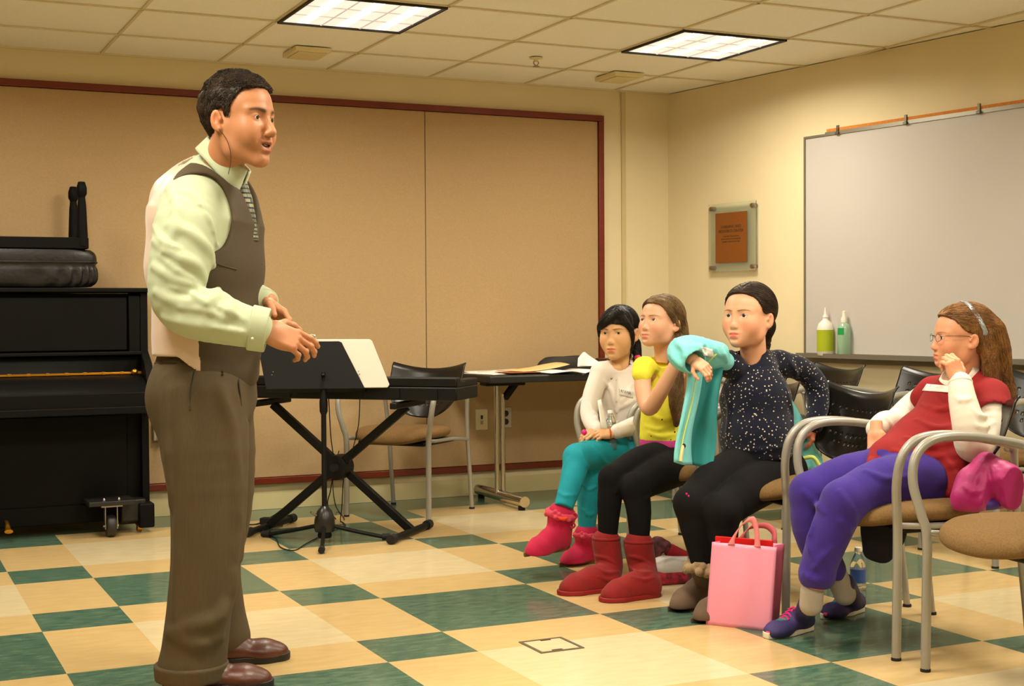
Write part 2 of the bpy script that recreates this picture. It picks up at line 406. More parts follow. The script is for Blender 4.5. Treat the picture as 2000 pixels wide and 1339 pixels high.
# the row: near legs measured on the floor; facing almost along -x
FB = np.array([1.096, -1.72]); RD = np.array([.05, .63]); FC = np.array([-.997, .08]); FA = math.atan2(FC[1], FC[0])
def rowpos(k):
    left = FB+RD*k                      # far front leg of the chair nearest the camera for k = 0
    c_ = left - RD/np.linalg.norm(RD)*.262 - FC*.225
    return c_
labs = ['empty grey armchair with brown seat at the right edge, beside the person in red', 'grey armchair the person in the red top leans back in', 'grey armchair under the person in the dotted navy top', 'grey armchair under the person in the yellow top', 'grey armchair under the person in the white cardigan']
for k in range(5):
    c_ = rowpos(k); chair('row%d' % k, c_[0], c_[1], FA, labs[k])
chair('kb', .885, 2.02, math.atan2(-.65, -.76), 'empty grey armchair behind the electronic keyboard, facing the camera')
chair('k1', 2.58, .87, FA, 'grey armchair by the wall, directly behind the shoulder of the person in navy')
chair('k3', 2.65, .26, FA, 'grey armchair by the wall, left of the shoulder of the person in red')
chair('k4', 2.74, -.365, FA, 'grey armchair by the wall at the right edge, behind the long hair')
chair('k5', 2.60, 1.49, FA, 'grey armchair by the wall nearest the folding table, hidden behind the seated people')

# ------------------------------------------------------------------ upright piano with its bench on top
Mpiano = mat('piano_black', (9, 7, 6), .6, var=.15, vs=5, spec=.14)
Mbrass = mat('brass', (214, 150, 40), .28, .9)
Msteel = MATS['steel']
pn = empty('upright_piano', (-1.23, 2.26, 0), 0, 'black upright piano standing against the back wall behind the person in the vest', 'piano')
# local: x right, -y front; right end at x=+.76
RE = .765
MB().box((0, .02, .66), (RE*2-.05, .30, 1.04)).build('case', Mpiano, pn, bevel=.004)
MB().box((0, -.0, 1.196), (RE*2+.03, .40, .022)).build('lid', Mpiano, pn, bevel=.005)
for s in (-1, 1):
    mb = MB().box((s*(RE-.018), .0, .655), (.036, .36, 1.06)); mb.build('side_panel', Mpiano, pn, bevel=.003)
    poly = [(-.17, .60), (-.40, .60), (-.425, .63), (-.40, .70), (-.33, .76), (-.27, .84), (-.20, .88), (-.17, .90)]
    mb = MB().prism(poly, s*(RE-.036)-.002, s*RE+.002, axis=0); mb.build('key_cheek', Mpiano, pn, bevel=.004)
    mb = MB().box((s*(RE-.03), -.20, .085), (.075, .13, .12)); mb.build('toe_block', Mpiano, pn, bevel=.008)
MB().box((0, -.165, 1.03), (RE*2-.20, .02, .26)).build('upper_panel', Mpiano, pn, bevel=.004)
for s in (-1, 1): MB().box((s*(RE-.065), -.165, 1.03), (.055, .03, .28)).build('pilaster', Mpiano, pn, bevel=.004)
MB().box((0, -.18, .885), (RE*2-.07, .05, .018)).build('music_shelf', Mpiano, pn, bevel=.004)
FP = smooth_path([(0, -.172, .876), (0, -.200, .785), (0, -.230, .772), (0, -.30, .755), (0, -.365, .715), (0, -.385, .68)], 3); nF = len(FP)-1
mb = MB().grid(lambda u, v: ((u-.5)*(RE*2-.08), FP[int(round(v*nF))][1], FP[int(round(v*nF))][2]), 2, nF); mb.build('fallboard', Mpiano, pn, solid=.012)
MB().box((0, -.375, .665), (RE*2-.08, .05, .075)).build('key_slip', Mpiano, pn, bevel=.004)
MB().box((0, -.28, .618), (RE*2-.04, .27, .035)).build('key_bed', Mpiano, pn, bevel=.004)
MB().box((0, -.135, .36), (RE*2-.20, .02, .44)).build('lower_panel', Mpiano, pn, bevel=.004)
MB().box((0, -.13, .10), (RE*2-.07, .05, .09)).build('bottom_rail', Mpiano, pn, bevel=.004)
mb = MB().box((0, -.212, .788), (RE*2-.10, .010, .010))
for k in range(17): mb.box((-RE+.09+k*.087, -.213, .789), (.016, .012, .013))
mb.build('brass_hinge', Mbrass, pn, bevel=.001)
MB().lathe([(.006, 0), (.014, .006), (.016, .014), (.010, .022), (.0, .026)], (0, 0, 0), 14, mtx=np.array(Euler((R(90), 0, 0)).to_matrix())).xf(t=(RE-.075, -.215, .792)).build('brass_knob', Mbrass, pn)
for k in (-.09, 0, .09):
    MB().tube([(k, -.10, .09), (k, -.20, .085), (k, -.24, .06), (k, -.28, .055)], [.008, .008, .014, .02], flat=.5).build('pedal', Mbrass, pn)
# the truck: heavy casters under the ends
for s in (1, -1):
    a = s*(RE-.21)
    mb = MB().prism([(-.24, .165), (-.24, .06), (-.20, .04), (-.16, .04), (-.14, .075), (-.08, .075), (-.06, .045), (.20, .045), (.20, .165)], a+.13-.07, a+.13+.05, axis=0)
    mb.build('truck_beam', mat('truck_black', (22, 20, 18), .5), pn, bevel=.006)
    mb = MB().box((a, -.26, .168), (.22, .20, .022)); mb.build('truck_plate', MATS['truck_black'], pn, bevel=.003)
    fk = MB().box((a, -.30, .152), (.10, .085, .007)).box((a-.028, -.30, .095), (.004, .045, .11)).box((a+.028, -.30, .095), (.004, .045, .11)).tube([(a-.036, -.30, .053), (a+.036, -.30, .053)], .007, n=1).build('caster_fork', Msteel, pn)
    for bx_ in (-.035, .035):
        MB().lathe([(.008, 0), (.008, .008), (.004, .014)], (a+bx_, -.33, .178), 8).build('bolt', Msteel, fk)
    mr_ = np.array(Euler((0, R(90), 0)).to_matrix())
    MB().lathe([(.02, -.022), (.046, -.021), (.053, -.012), (.053, .012), (.046, .021), (.02, .022)], (0, 0, 0), 24, mtx=mr_).xf(t=(a, -.30, .053)).build('caster_wheel', mat('caster_rubber', (38, 35, 34), .5), pn)
    MB().lathe([(.006, -.012), (.021, -.010), (.021, .010), (.006, .012)], (0, 0, 0), 16, mtx=mr_).xf(t=(s*(RE-.06), -.21, .0215)).build('small_brass_caster', Mbrass, pn)
# bench upside down
Mleather = mat('black_leather', (13, 11, 10), .42, var=.2, vs=12, bump=.35, bs=55, spec=.5)
bn = empty('piano_bench', (-1.24, 2.27, 1.208), 0, 'black piano bench turned upside down on top of the piano, legs up', 'bench')
bx0, bx1 = -.56, .56
mb = MB()
def cf(u, v):
    a = u*2*math.pi; p_ = 6.
    ca, sa = math.cos(a), math.sin(a)
    X_ = math.copysign(abs(ca)**(2/p_), ca); Y_ = math.copysign(abs(sa)**(2/p_), sa)
    k = 1-.05*abs(2*v-1)**6
    puck = .006*math.sin(a*31)*math.sin(min(1, v/.55)*math.pi)*(v < .55)-.006*(abs(v-.56) < .05)
    return (X_*(.550*k+puck), Y_*(.175*k+puck), .006+.180*v)
mb.grid(cf, 220, 14)
mb.add([cf(i/220, 0) for i in range(220)], [tuple(range(220))]); mb.add([cf(i/220, 1) for i in range(220)], [tuple(range(220))])
mb.build('seat_cushion', Mleather, bn, angle=70)
MB().tube([cf(i/60, .66) for i in range(61)], .005, seg=6, n=1).build('piping', Mleather, bn)
MB().box((0, 0, .218), (1.0, .33, .055)).build('apron', Mpiano, bn, bevel=.004)
for sx in (-1, 1):
    for sy in (-1, 1):
        mb = MB().lathe([(.026, 0), (.027, .05), (.021, .20), (.017, .235), (.017, .24), (.025, .255), (.025, .285), (.017, .312), (.014, .314)], (sx*.472, sy*.145, .205), 12)
        mb.build('leg', Mpiano, bn)

# ------------------------------------------------------------------ electronic keyboard, its stand, the music stand
Mkb = mat('keyboard_black', (13, 12, 11), .5, spec=.25)
KU = np.array([.73, -.683, 0]); KC = np.array([.350, 1.555, 0.]); KA = math.atan2(KU[1], KU[0])
kb = empty('electronic_keyboard', (KC[0], KC[1], .655), KA, 'long black electronic keyboard seen from behind on a crossed stand', 'keyboard')
MB().box((0, 0, .042), (1.34, .30, .062)).build('body', Mkb, kb, bevel=.006)
mb = MB().box((0, -.115, .096), (1.34, .06, .046)); mb.box((0, -.06, .086), (1.34, .08, .03)); mb.build('rear_panel', Mkb, kb, bevel=.008)
for s in (-1, 1): MB().box((s*.640, .04, .088), (.055, .24, .036)).build('end_block', Mkb, kb, bevel=.006)
mb = MB()
for k in range(52): mb.box((-.598+k*.0230, .075, .080), (.0218, .135, .016))
mb.build('white_key', mat('key_white', (230, 226, 215), .3), kb, smooth=False)['kind'] = 'stuff'
mb = MB()
for k in range(51):
    if k % 7 not in (1, 4): mb.box((-.5865+k*.0230, .045, .092), (.011, .085, .014))
mb.build('black_key', Mblack, kb, smooth=False)['kind'] = 'stuff'
for k in range(7):
    MB().box((-.57+k*.19, -.152, .042), (.012, .006, .05)).build('back_rib', Mblack, kb, smooth=False)
for px_, l_ in ((-.2, .05), (.05, .07)): MB().box((px_, -.152, .04), (l_, .004, .018)).build('socket_panel', Mblack, kb, smooth=False)

xs_ = empty('keyboard_stand', (KC[0], KC[1], 0), KA, 'black folding x-shaped stand carrying the electronic keyboard', 'keyboard stand')
HW, FD = .375, .24
for s in (-1, 1):
    yo = s*.022
    a = np.array([s*HW, yo, .022]); b = np.array([-s*HW*.98, yo, .625])
    MB().bar(a, b, .038, .034, up=(0, 1, 0)).build('crossed_bar', Mblack, xs_, bevel=.003)
    f_ = MB().tube([(s*HW, -FD, .022), (s*HW, FD, .022)], .0165, seg=12, n=1).build('floor_bar', Mblack, xs_)
    for q in (-1, 1): MB().tube([(s*HW, q*FD*.86, .0235), (s*HW, q*(FD+.012), .0235)], .0225, seg=12, n=1).build('rubber_end', Mrub, f_)
    MB().bar((-s*HW*.98, -.19, .640), (-s*HW*.98, .19, .640), .036, .030).build('support_arm', Mblack, xs_, bevel=.005)
mr_ = np.array(Euler((R(90), 0, 0)).to_matrix())
MB().lathe([(.05, -.05), (.06, -.046), (.062, 0), (.06, .046), (.05, .05)], (0, 0, 0), 26, mtx=mr_).xf(t=(0, 0, .325)).build('hub', Mblack, xs_)
MB().lathe([(.022, -.008), (.024, .0), (.016, .014), (.0, .016)], (0, 0, 0), 14, mtx=mr_).xf(t=(0, -.056, .325)).build('lock_knob', Mrub, xs_)

MS = np.array([.205, 1.335, 0.])
ms = empty('music_stand', tuple(MS), 0, 'black tripod music stand with solid tray, its back to the camera', 'music stand')
MB().tube([(0, 0, .04), (0, 0, .62)], .0125, seg=12, n=1).build('lower_tube', Mblack, ms)
MB().lathe([(.0125, .60), (.019, .615), (.020, .66), (.014, .70), (.012, .72)], seg=14).build('height_clutch', Mblack, ms)
MB().tube([(0, 0, .70), (0, 0, .80)], .009, seg=10, n=1).build('upper_tube', Mblack, ms)
MB().lathe([(.046, .05), (.050, .07), (.047, .11), (.036, .145), (.020, .165), (.014, .17)], seg=20).build('hub_cover', mat('hub_grey', (34, 32, 30), .3), ms)
MB().lathe([(.03, .02), (.034, .03), (.03, .05)], seg=16).build('lower_collar', Mblack, ms)
MB().tube([(-.045, -.015, .13), (-.075, -.025, .148)], .005, n=1).build('thumb_screw', Msteel, ms)
for fx, fy in ((.49, 1.245), (-.015, 1.60), (.093, 1.030)):
    v = np.array([fx, fy, 0])-MS; 
    lg = MB().tube([v*0+[0, 0, .075]+v*.12, v*.5+[0, 0, .045], v*.95+[0, 0, .014]], .0095, seg=8, n=4).build('leg', Mblack, ms)
    MB().tube([v*.90+[0, 0, .0165], v*1.03+[0, 0, .0165]], .0155, seg=10, n=1).build('rubber_foot', Mrub, lg)
# tray: tilted, wide at the top narrower at bottom as seen; its back faces the camera
fwd = np.array([.427, .904, 0]); rgt = np.array([.904, -.427, 0])
tr = np.array([.93, -.37, 0]); tr /= np.linalg.norm(tr); tf = np.array([.37, .93, 0]); tf /= np.linalg.norm(tf)
tilt = R(20); tu = np.array([0, 0, math.cos(tilt)]) + tf*(-math.sin(tilt)*-1)
TB = MS+np.array([0, 0, .722])-tf*.02-rgt*.035
def trp(a, b, o=0.): return TB-MS+tr*a+tu*b+np.cross(tr, tu)*o
lean = -.11
def quadp(mb, w0, w1, h, th, o, l0=0., r=.02):
    pts = [(-w0/2, 0), (w0/2, 0), (w1/2+l0-r, h), (w1/2+l0, h)]
    P2 = [(-w0/2, 0), (w0/2, 0)] + [(w1/2+l0-r*.0*0, h-r), (w1/2+l0-r*.3, h-r*.3), (w1/2+l0-r, h)] + [(-w1/2+l0+r, h), (-w1/2+l0+r*.3, h-r*.3), (-w1/2+l0, h-r)]
    n = len(P2); V = [trp(a, b, o) for a, b in P2]+[trp(a, b, o+th) for a, b in P2]
    mb.add(V, [tuple(range(n))[::-1], tuple(range(n, 2*n))]+[(i, (i+1) % n, n+(i+1) % n, n+i) for i in range(n)])
mb = MB(); quadp(mb, .46, .40, .235, .003, 0., l0=-.075); mb.build('tray', mat('tray_black', (11, 8, 6), .6, spec=.2), ms, bevel=.001)
mb = MB(); 
mb.add([trp(-.23, 0, 0), trp(.23, 0, 0), trp(.23, 0, -.055), trp(-.23, 0, -.055), trp(-.23, .004, 0), trp(.23, .004, 0), trp(.23, .004, -.055), trp(-.23, .004, -.055)], [(0, 1, 2, 3), (4, 5, 6, 7), (0, 1, 5, 4), (2, 3, 7, 6), (1, 2, 6, 5), (0, 3, 7, 4)])
mb.build('tray_shelf', MATS['tray_black'], ms)
MB().tube([trp(.035, .06, .003), trp(.035, .06, .03), (0, 0, .79)], .008, n=3).build('tilt_joint', Mblack, ms)
for a, b in ((-.205, .07), (-.20, .085), (.205, .07), (.20, .085)): MB().sph(trp(a, b, .004), .003, 8).build('rivet', Msteel, ms)
# a white folder propped on the tray, sticking out to the right
fo = MB()
def fp(a, b, o): return trp(a, b, o)+MS
P2 = [(-.20, .006), (.335, .006), (.345, .02), (.262, .238), (.25, .247), (-.20, .25)]
n = len(P2); V = [fp(a, b, -.004) for a, b in P2]+[fp(a, b, -.012) for a, b in P2]
fo.add(V, [tuple(range(n))[::-1], tuple(range(n, 2*n))]+[(i, (i+1) % n, n+(i+1) % n, n+i) for i in range(n)])
o = fo.build('white_folder', mat('folder_white', (204, 198, 182), .35), smooth=False, bevel=.002); tag(settle(o), 'large white folder standing on the tray of the black music stand', 'folder')
# crumpled paper on top
pp = MB(); rr_ = np.random.RandomState(3); nx, ny = 14, 8; hh = rr_.rand(nx+1, ny+1)*.014
pp.grid(lambda u, v: fp(-.135+.13*u, .252+.0*v+hh[int(u*nx), int(v*ny)]+.006*math.sin(u*3.1), -.03+.05*v-.0), nx, ny)
o = pp.build('paper_sheet', mat('paper_white', (236, 232, 226), .7), solid=.001, angle=180); tag(settle(o), 'crumpled white paper lying on the top edge of the white folder', 'paper')

# cables on the floor
def cable(name, pts, r, label, m=Mrub):
    o = MB().tube(pts, r, seg=6, n=8).build(name, m); tag(settle(o), label, 'cable', 'thin black cables by the keyboard stand'); return o
def flo(x, y, z=.004): p = onz(x, y, z); return tuple(p)
kz = KC+np.array([0, 0, .67])
cable('cable', [tuple(at(642, 778, 6.75)), tuple(at(646, 850, 6.78)), tuple(at(652, 905, 6.8)), tuple(at(646, 955, 6.85)), tuple(at(640, 985, 6.9)), flo(655, 1012), flo(670, 1020), flo(672, 1028), flo(640, 1040), flo(600, 1060), flo(575, 1074), flo(548, 1068), flo(538, 1050), flo(520, 1045)], .0028, 'thin black cable hanging from the keyboard to the floor, then looping left')
cable('cable', [tuple(at(703, 778, 6.62)), tuple(at(700, 830, 6.65)), tuple(at(688, 880, 6.7)), tuple(at(672, 930, 6.8)), tuple(at(668, 985, 6.9)), flo(665, 1018), flo(672, 1012), flo(655, 985, .03), tuple(at(650, 930, 6.9)), tuple(at(662, 880, 6.8))], .0025, 'thin black cable dropping behind the stand hub, coiled at the chair leg')
cable('cable', [flo(478, 1024), flo(505, 1022), flo(535, 1006, .03), flo(556, 992, .05), flo(562, 1000, .03), flo(555, 1012)], .0035, 'black cord curving up beside the left foot of the keyboard stand')
o = MB().box((0, 0, .018), (.11, .05, .034)).xf(np.array(Euler((0, 0, KA)).to_matrix()), tuple(onz(530, 1024, 0))).build('power_adapter', Mrub, bevel=.004); tag(settle(o), 'small black power adapter lying by the left foot of the keyboard stand', 'adapter')
cable('cable', [(-.335, 2.476, .45), (-.335, 2.40, .38), (-.33, 2.38, .26), (-.30, 2.37, .15), (-.26, 2.33, .05), (-.2, 2.25, .005), (-.1, 2.1, .005)], .003, 'black cord running down from the wall socket between piano and person')

# outlets
Miv = mat('ivory_plastic', (222, 208, 168), .4); Mdk = mat('socket_dark', (26, 24, 22), .5)
def outlet(x_, z_, label, kind):
    e = empty('wall_outlet' if kind != 's' else 'wall_switch_plate', (x_, BW-.020, z_), 0, label, 'wall outlet', 'outlets low on the fabric panel')
    MB().box((0, -.004, 0), (.078, .008, .122)).build('cover_plate', Miv if kind != 'm' else mat('outlet_steel', (190, 182, 165), .4, .4), e, bevel=.003)
    if kind == 's':
        MB().box((0, -.009, .014), (.012, .006, .022)).build('jack', Mdk, e); MB().box((0, -.009, -.018), (.016, .004, .02)).build('blank_insert', mat('tan_insert', (186, 150, 100), .5), e)
    else:
        for z in (-.024, .024): MB().lathe([(.018, 0), (.018, .004), (.015, .005)], (0, 0, 0), 18, mtx=np.array(Euler((R(90), 0, 0)).to_matrix())).xf(t=(0, -.008, z)).build('receptacle', Mdk, e)
    return e
outlet(1.535, .446, 'ivory data plate with one dark jack, left of the table leg', 's')
outlet(1.690, .452, 'duplex outlet with two black sockets, right of the table leg', 'm')
e = outlet(-.333, .466, 'metal outlet box with black plugs between the piano and the person', 'm')
MB().box((0, -.018, 0), (.072, .028, .116)).build('surface_box', MATS['outlet_steel'], e, bevel=.004)
for z in (-.024, .024): MB().lathe([(.017, 0), (.017, .02), (.012, .026)], (0, 0, 0), 14, mtx=np.array(Euler((R(90), 0, 0)).to_matrix())).xf(t=(0, -.032, z)).build('plug', Mrub, e)

# ------------------------------------------------------------------ folding table and what lies on it
Mtt = mat('table_black', (18, 15, 12), .5, var=.1, vs=40)
Mchrome = mat('chrome', (205, 200, 190), .18, 1.)
TX0, TX1, TY0, TY1, TZ = 1.275, 2.80, 1.80, 2.45, .735
tb = empty('folding_table', ((TX0+TX1)/2, (TY0+TY1)/2, 0), 0, 'black-topped folding table with chrome legs along the back wall', 'table')
tcx, tcy = (TX0+TX1)/2, (TY0+TY1)/2
MB().box((0, 0, TZ-.02), (TX1-TX0, TY1-TY0, .04)).build('tabletop', Mtt, tb, bevel=.008)
for s in (-1, 1):
    lx = s*((TX1-TX0)/2-.205)
    mb = MB().tube([(lx-.018, 0, .06), (lx-.018, 0, TZ-.05)], .0145, seg=12, n=1).tube([(lx+.018, 0, .06), (lx+.018, 0, TZ-.12)], .0145, seg=12, n=1)
    mb.build('leg', Mchrome, tb)
    MB().tube([(lx, -.32, .048), (lx, .30, .048)], .030, seg=16, n=1).build('foot_bar', Mchrome, tb)
    for q in (-.28, .26): MB().lathe([(.02, 0), (.02, .02)], (lx, q, 0), 10).build('glide', Mrub, tb)
    MB().box((lx+.02, 0, TZ-.055), (.24, .10, .03)).bar((lx+.1, 0, TZ-.06), (lx+.03, 0, TZ-.145), .04, .035).build('fold_bracket', Mblack, tb, bevel=.006)
def sheet(name, x_, y_, w, d, rz, m, label, cat, z=0., th=.002, curl=0., grp=None):
    mb = MB().grid(lambda u, v: ((u-.5)*w, (v-.5)*d, th+curl*(u*u)+curl*.3*math.sin(v*4)*u), 8, 6)
    o = mb.build(name, m, solid=th, off=-1); o.location = (x_, y_, TZ+z); o.rotation_euler = (0, 0, rz); tag(o, label, cat, grp); return o
Mpap = MATS['paper_white']
G = 'papers spread on the folding table'
sheet('paper_sheet', 1.42, 2.10, .22, .30, .3, Mpap, 'white paper sheet at the left end of the folding table', 'paper', grp=G, curl=.008)
sheet('paper_sheet', 1.50, 2.28, .30, .22, -.2, Mpap, 'white sheet lying behind the manila folder on the table', 'paper', z=.001, grp=G, curl=.01)
sheet('manila_folder', 1.68, 2.10, .34, .24, .25, mat('manila', (232, 196, 132), .7), 'tan manila folder lying open on top of the table papers', 'folder', z=.012, curl=.03)
sheet('red_folder', 1.55, 1.98, .24, .18, .1, mat('rust_folder', (150, 74, 30), .7), 'rust-coloured folder under the manila folder on the table', 'folder', z=.008)
def openbook(x_, y_, rz, label):
    mb = MB()
    for s in (-1, 1): mb.grid(lambda u, v: (s*(.004+u*.205), (v-.5)*.27, .004+.020*math.sin(min(1, u*1.9)*1.57)*(1-.75*u)), 12, 2)
    o = mb.build('open_binder', Mpap, solid=.004, off=-1, angle=180); o.location = (x_, y_, TZ+.001); o.rotation_euler = (0, 0, rz); tag(o, label, 'binder'); return o
openbook(1.835, 1.925, .05, 'open white binder on the near edge of the folding table')
mb = MB().grid(lambda u, v: ((u-.5)*.15+.02*v, .03*math.sin(u*3)+v*.03, v*.085*(1-abs(u-.35)*1.25)), 10, 6)
o = mb.build('paper_sheet', Mpap, solid=.001); o.location = (1.985, 2.0, TZ+.03); tag(o, 'white printed sheet standing up from the open binder on the table', 'paper', G)
mb = MB().grid(lambda u, v: (.19*math.cos(u*6.283)*(1-.25*v**3)*(1+.06*math.sin(u*18)), .085*math.sin(u*6.283)*(1-.25*v**3), .075*v+.006*math.sin(u*12)*v), 40, 8)
mb.add([(.19*math.cos(u)*.75*(1+.06*math.sin(u*3)), .085*math.sin(u)*.75, .075+.006*math.sin(u*2)) for u in np.linspace(0, 6.283, 41)[:-1]], [tuple(range(40))])
o = mb.build('black_bag', mat('bag_black', (40, 34, 28), .7, bump=.4, bs=40), angle=70); o.location = (2.01, 2.31, TZ); tag(o, 'soft black case lying at the back of the folding table', 'bag')
for (x_, y_, w, d, h, z, rz, c_, lab, nm) in ((2.33, 2.10, .24, .20, .018, 0, .1, (130, 150, 40), 'green covered book at the bottom of the stack behind the person in the cardigan', 'green_book'), (2.34, 2.11, .22, .19, .016, .019, .2, (48, 44, 36), 'black booklet lying on the green book on the table', 'black_booklet'), (2.42, 2.04, .16, .12, .012, .036, -.1, (226, 220, 208), 'small white notepad on the black booklet on the table', 'notepad'), (2.40, 2.34, .30, .14, .060, 0, 0., (92, 50, 44), 'maroon box lying at the back of the table near the wall', 'maroon_box')):
    o = MB().box((0, 0, h/2), (w, d, h)).build(nm, mat('c_'+nm, c_, .6), bevel=.002); o.location = (x_, y_, TZ+z); o.rotation_euler = (0, 0, rz); tag(o, lab, 'box' if 'box' in nm else 'book')

# floor box
fb = empty('floor_outlet_cover', (.243, -.948, 0), 0, 'square metal-edged floor outlet cover set in the cream tiles', 'floor outlet')
mb = MB()
for s in (-1, 1): mb.box((s*.073, 0, .0015), (.010, .165, .003)); mb.box((0, s*.0775, .0015), (.136, .010, .003))
mb.build('metal_rim', mat('rim_grey', (120, 112, 92), .4, .6), fb)
MB().box((0, 0, .0008), (.134, .143, .0016)).build('cover_insert', Mlight, fb)
for s in (-1, 1): MB().box((s*.012, s*.066, .0022), (.036, .010, .002)).build('cable_flap', mat('flap_brown', (70, 40, 22), .5), fb)

# bottles on the whiteboard tray
def tray_pt(d, off=.045): return rw(d, .83, off)
b1 = empty('spray_bottle', tray_pt(1.375), 0, 'white bottle with yellow-green label on the whiteboard tray', 'bottle')
MB().lathe([(.042, 0), (.045, .004), (.045, .150), (.036, .175), (.016, .195), (.015, .205)], seg=26).build('bottle_body', mat('milky', (226, 220, 206), .4), b1)
MB().lathe([(.0458, .025), (.0458, .140)], seg=26).build('label_band', mat('lime_label', (166, 178, 20), .5), b1)
MB().lathe([(.016, .203), (.017, .21), (.009, .222), (.006, .25), (.004, .262)], seg=14).build('nozzle', mat('milky2', (226, 214, 204), .4), b1)
b2 = empty('spray_bottle', tray_pt(1.51), 0, 'pale green translucent spray bottle with green square label on the whiteboard tray', 'bottle')
MB().lathe([(.033, 0), (.036, .004), (.036, .150), (.028, .170), (.014, .182)], seg=24).build('bottle_body', mat('pale_green', (196, 232, 200), .15, trans=.55, spec=.5), b2)
MB().lathe([(.017, .180), (.017, .200), (.010, .215), (.009, .240), (.003, .243)], seg=16).build('nozzle', mat('milky', (226, 220, 206)), b2)
MB().grid(lambda u, v: (-.0366*math.cos((u-.2)*1.1), -.0366*math.sin((u-.2)*1.1), .115+.036*v), 6, 2).build('green_label', mat('label_green', (10, 150, 70), .5), b2)
# ------------------------------------------------------------------ smooth bodies: distance fields turned into skin and cloth
def nrm(v): v = np.asarray(v, float); return v/(np.linalg.norm(v)+1e-12)
class Field:
    def __init__(s, lo, hi, h):
        s.lo = np.array(lo, float); s.h = h; s.n = np.ceil((np.array(hi, float)-s.lo)/h).astype(int)+1
        s.ax = [(s.lo[i]+h*np.arange(s.n[i])).astype(np.float32) for i in range(3)]
        s.d = np.full(s.n, .08, np.float32)
    def sl(s, lo, hi):
        r = []
        for i in range(3):
            a = int(max(0, math.floor((lo[i]-s.lo[i])/s.h))); b = int(min(s.n[i], math.ceil((hi[i]-s.lo[i])/s.h)+1))
            if b-a < 1: return None
            r.append(slice(a, b))
        return tuple(r)
    def pts(s, q): return s.ax[0][q[0]][:, None, None], s.ax[1][q[1]][None, :, None], s.ax[2][q[2]][None, None, :]
    def put(s, fn, lo, hi, k, op='u'):
        m = k+.02 if op == 'u' else k+.005
        q = s.sl(np.array(lo)-m, np.array(hi)+m)
        if q is None: return s
        D = fn(*s.pts(q)).astype(np.float32); d = s.d[q]
        if op == 'u':
            h = np.maximum(k-np.abs(D-d), 0)/k if k > 0 else 0
            s.d[q] = np.minimum(D, d)-h*h*k*.25
        elif op == 's':                              # carve
            h = np.maximum(k-np.abs(-D-d), 0)/k if k > 0 else 0
            s.d[q] = np.maximum(-D, d)+h*h*k*.25
        return s
    def cone(s, a, b, ra, rb, k=.02, op='u', flat=None):
        'round cone; flat = (axis, ratio) squashes it along an axis'
        a = np.array(a, float); b = np.array(b, float); v = b-a; L2 = float(v@v)+1e-9; rm = max(ra, rb)
        if flat is not None: fa = nrm(flat[0]); fr = flat[1]; rm *= max(1., fr)
        def fn(X, Y, Z):
            x, y, z = X-a[0], Y-a[1], Z-a[2]
            t = np.clip((x*v[0]+y*v[1]+z*v[2])/L2, 0, 1)
            x = x-t*v[0]; y = y-t*v[1]; z = z-t*v[2]
            if flat is not None:
                c = (x*fa[0]+y*fa[1]+z*fa[2]); e = c*(1/fr-1)
                x = x+e*fa[0]; y = y+e*fa[1]; z = z+e*fa[2]
                return (np.sqrt(x*x+y*y+z*z)-(ra+(rb-ra)*t))*min(1., fr)
            return np.sqrt(x*x+y*y+z*z)-(ra+(rb-ra)*t)
        return s.put(fn, np.minimum(a, b)-rm, np.maximum(a, b)+rm, k, op)
    def ell(s, c, r, k=.02, op='u', rot=None):
        c = np.array(c, float); r = np.array(r, float)*np.ones(3); Rm = np.eye(3) if rot is None else np.array(rot, float); rm = r.max()
        def fn(X, Y, Z):
            x, y, z = X-c[0], Y-c[1], Z-c[2]
            u = [(Rm[i][0]*x+Rm[i][1]*y+Rm[i][2]*z)/r[i] for i in range(3)]       # rows of rot = local axes
            l = np.sqrt(u[0]**2+u[1]**2+u[2]**2); g = np.sqrt((u[0]/r[0])**2+(u[1]/r[1])**2+(u[2]/r[2])**2)+1e-6
            return l*(l-1)/g
        return s.put(fn, c-rm, c+rm, k, op)
    def box(s, c, hs, k=.01, op='u', rot=None, rr=.005):
        c = np.array(c, float); hs = np.array(hs, float)-rr; Rm = np.eye(3) if rot is None else np.array(rot, float); rm = np.linalg.norm(hs)+rr
        def fn(X, Y, Z):
            x, y, z = X-c[0], Y-c[1], Z-c[2]
            u = [np.abs(Rm[i][0]*x+Rm[i][1]*y+Rm[i][2]*z)-hs[i] for i in range(3)]
            return np.sqrt(np.maximum(u[0], 0)**2+np.maximum(u[1], 0)**2+np.maximum(u[2], 0)**2)+np.minimum(np.maximum(np.maximum(u[0], u[1]), u[2]), 0)-rr
        return s.put(fn, c-rm, c+rm, k, op)
    def chain(s, pts, rad, k=.02, flat=None, n=1, op='u'):
        P = smooth_path(pts, n) if n > 1 else np.array([np.array(p, float) for p in pts])
        rr = np.interp(np.linspace(0, 1, len(P)), np.linspace(0, 1, len(pts)), rad); fr = 1.
        if flat is not None: fa = nrm(flat[0]); fr = flat[1]
        rm = rr.max()*max(1., fr)
        def fn(X, Y, Z):
            D = None
            for i in range(len(P)-1):
                a = P[i]; v = P[i+1]-P[i]; L2 = float(v@v)+1e-9; x, y, z = X-a[0], Y-a[1], Z-a[2]
                t = np.clip((x*v[0]+y*v[1]+z*v[2])/L2, 0, 1); x = x-t*v[0]; y = y-t*v[1]; z = z-t*v[2]
                if flat is not None:
                    e = (x*fa[0]+y*fa[1]+z*fa[2])*(1/fr-1); x = x+e*fa[0]; y = y+e*fa[1]; z = z+e*fa[2]
                e = (np.sqrt(x*x+y*y+z*z)-(rr[i]+(rr[i+1]-rr[i])*t))*min(1., fr)
                D = e if D is None else np.minimum(D, e)
            return D
        return s.put(fn, P.min(0)-rm, P.max(0)+rm, k, op)
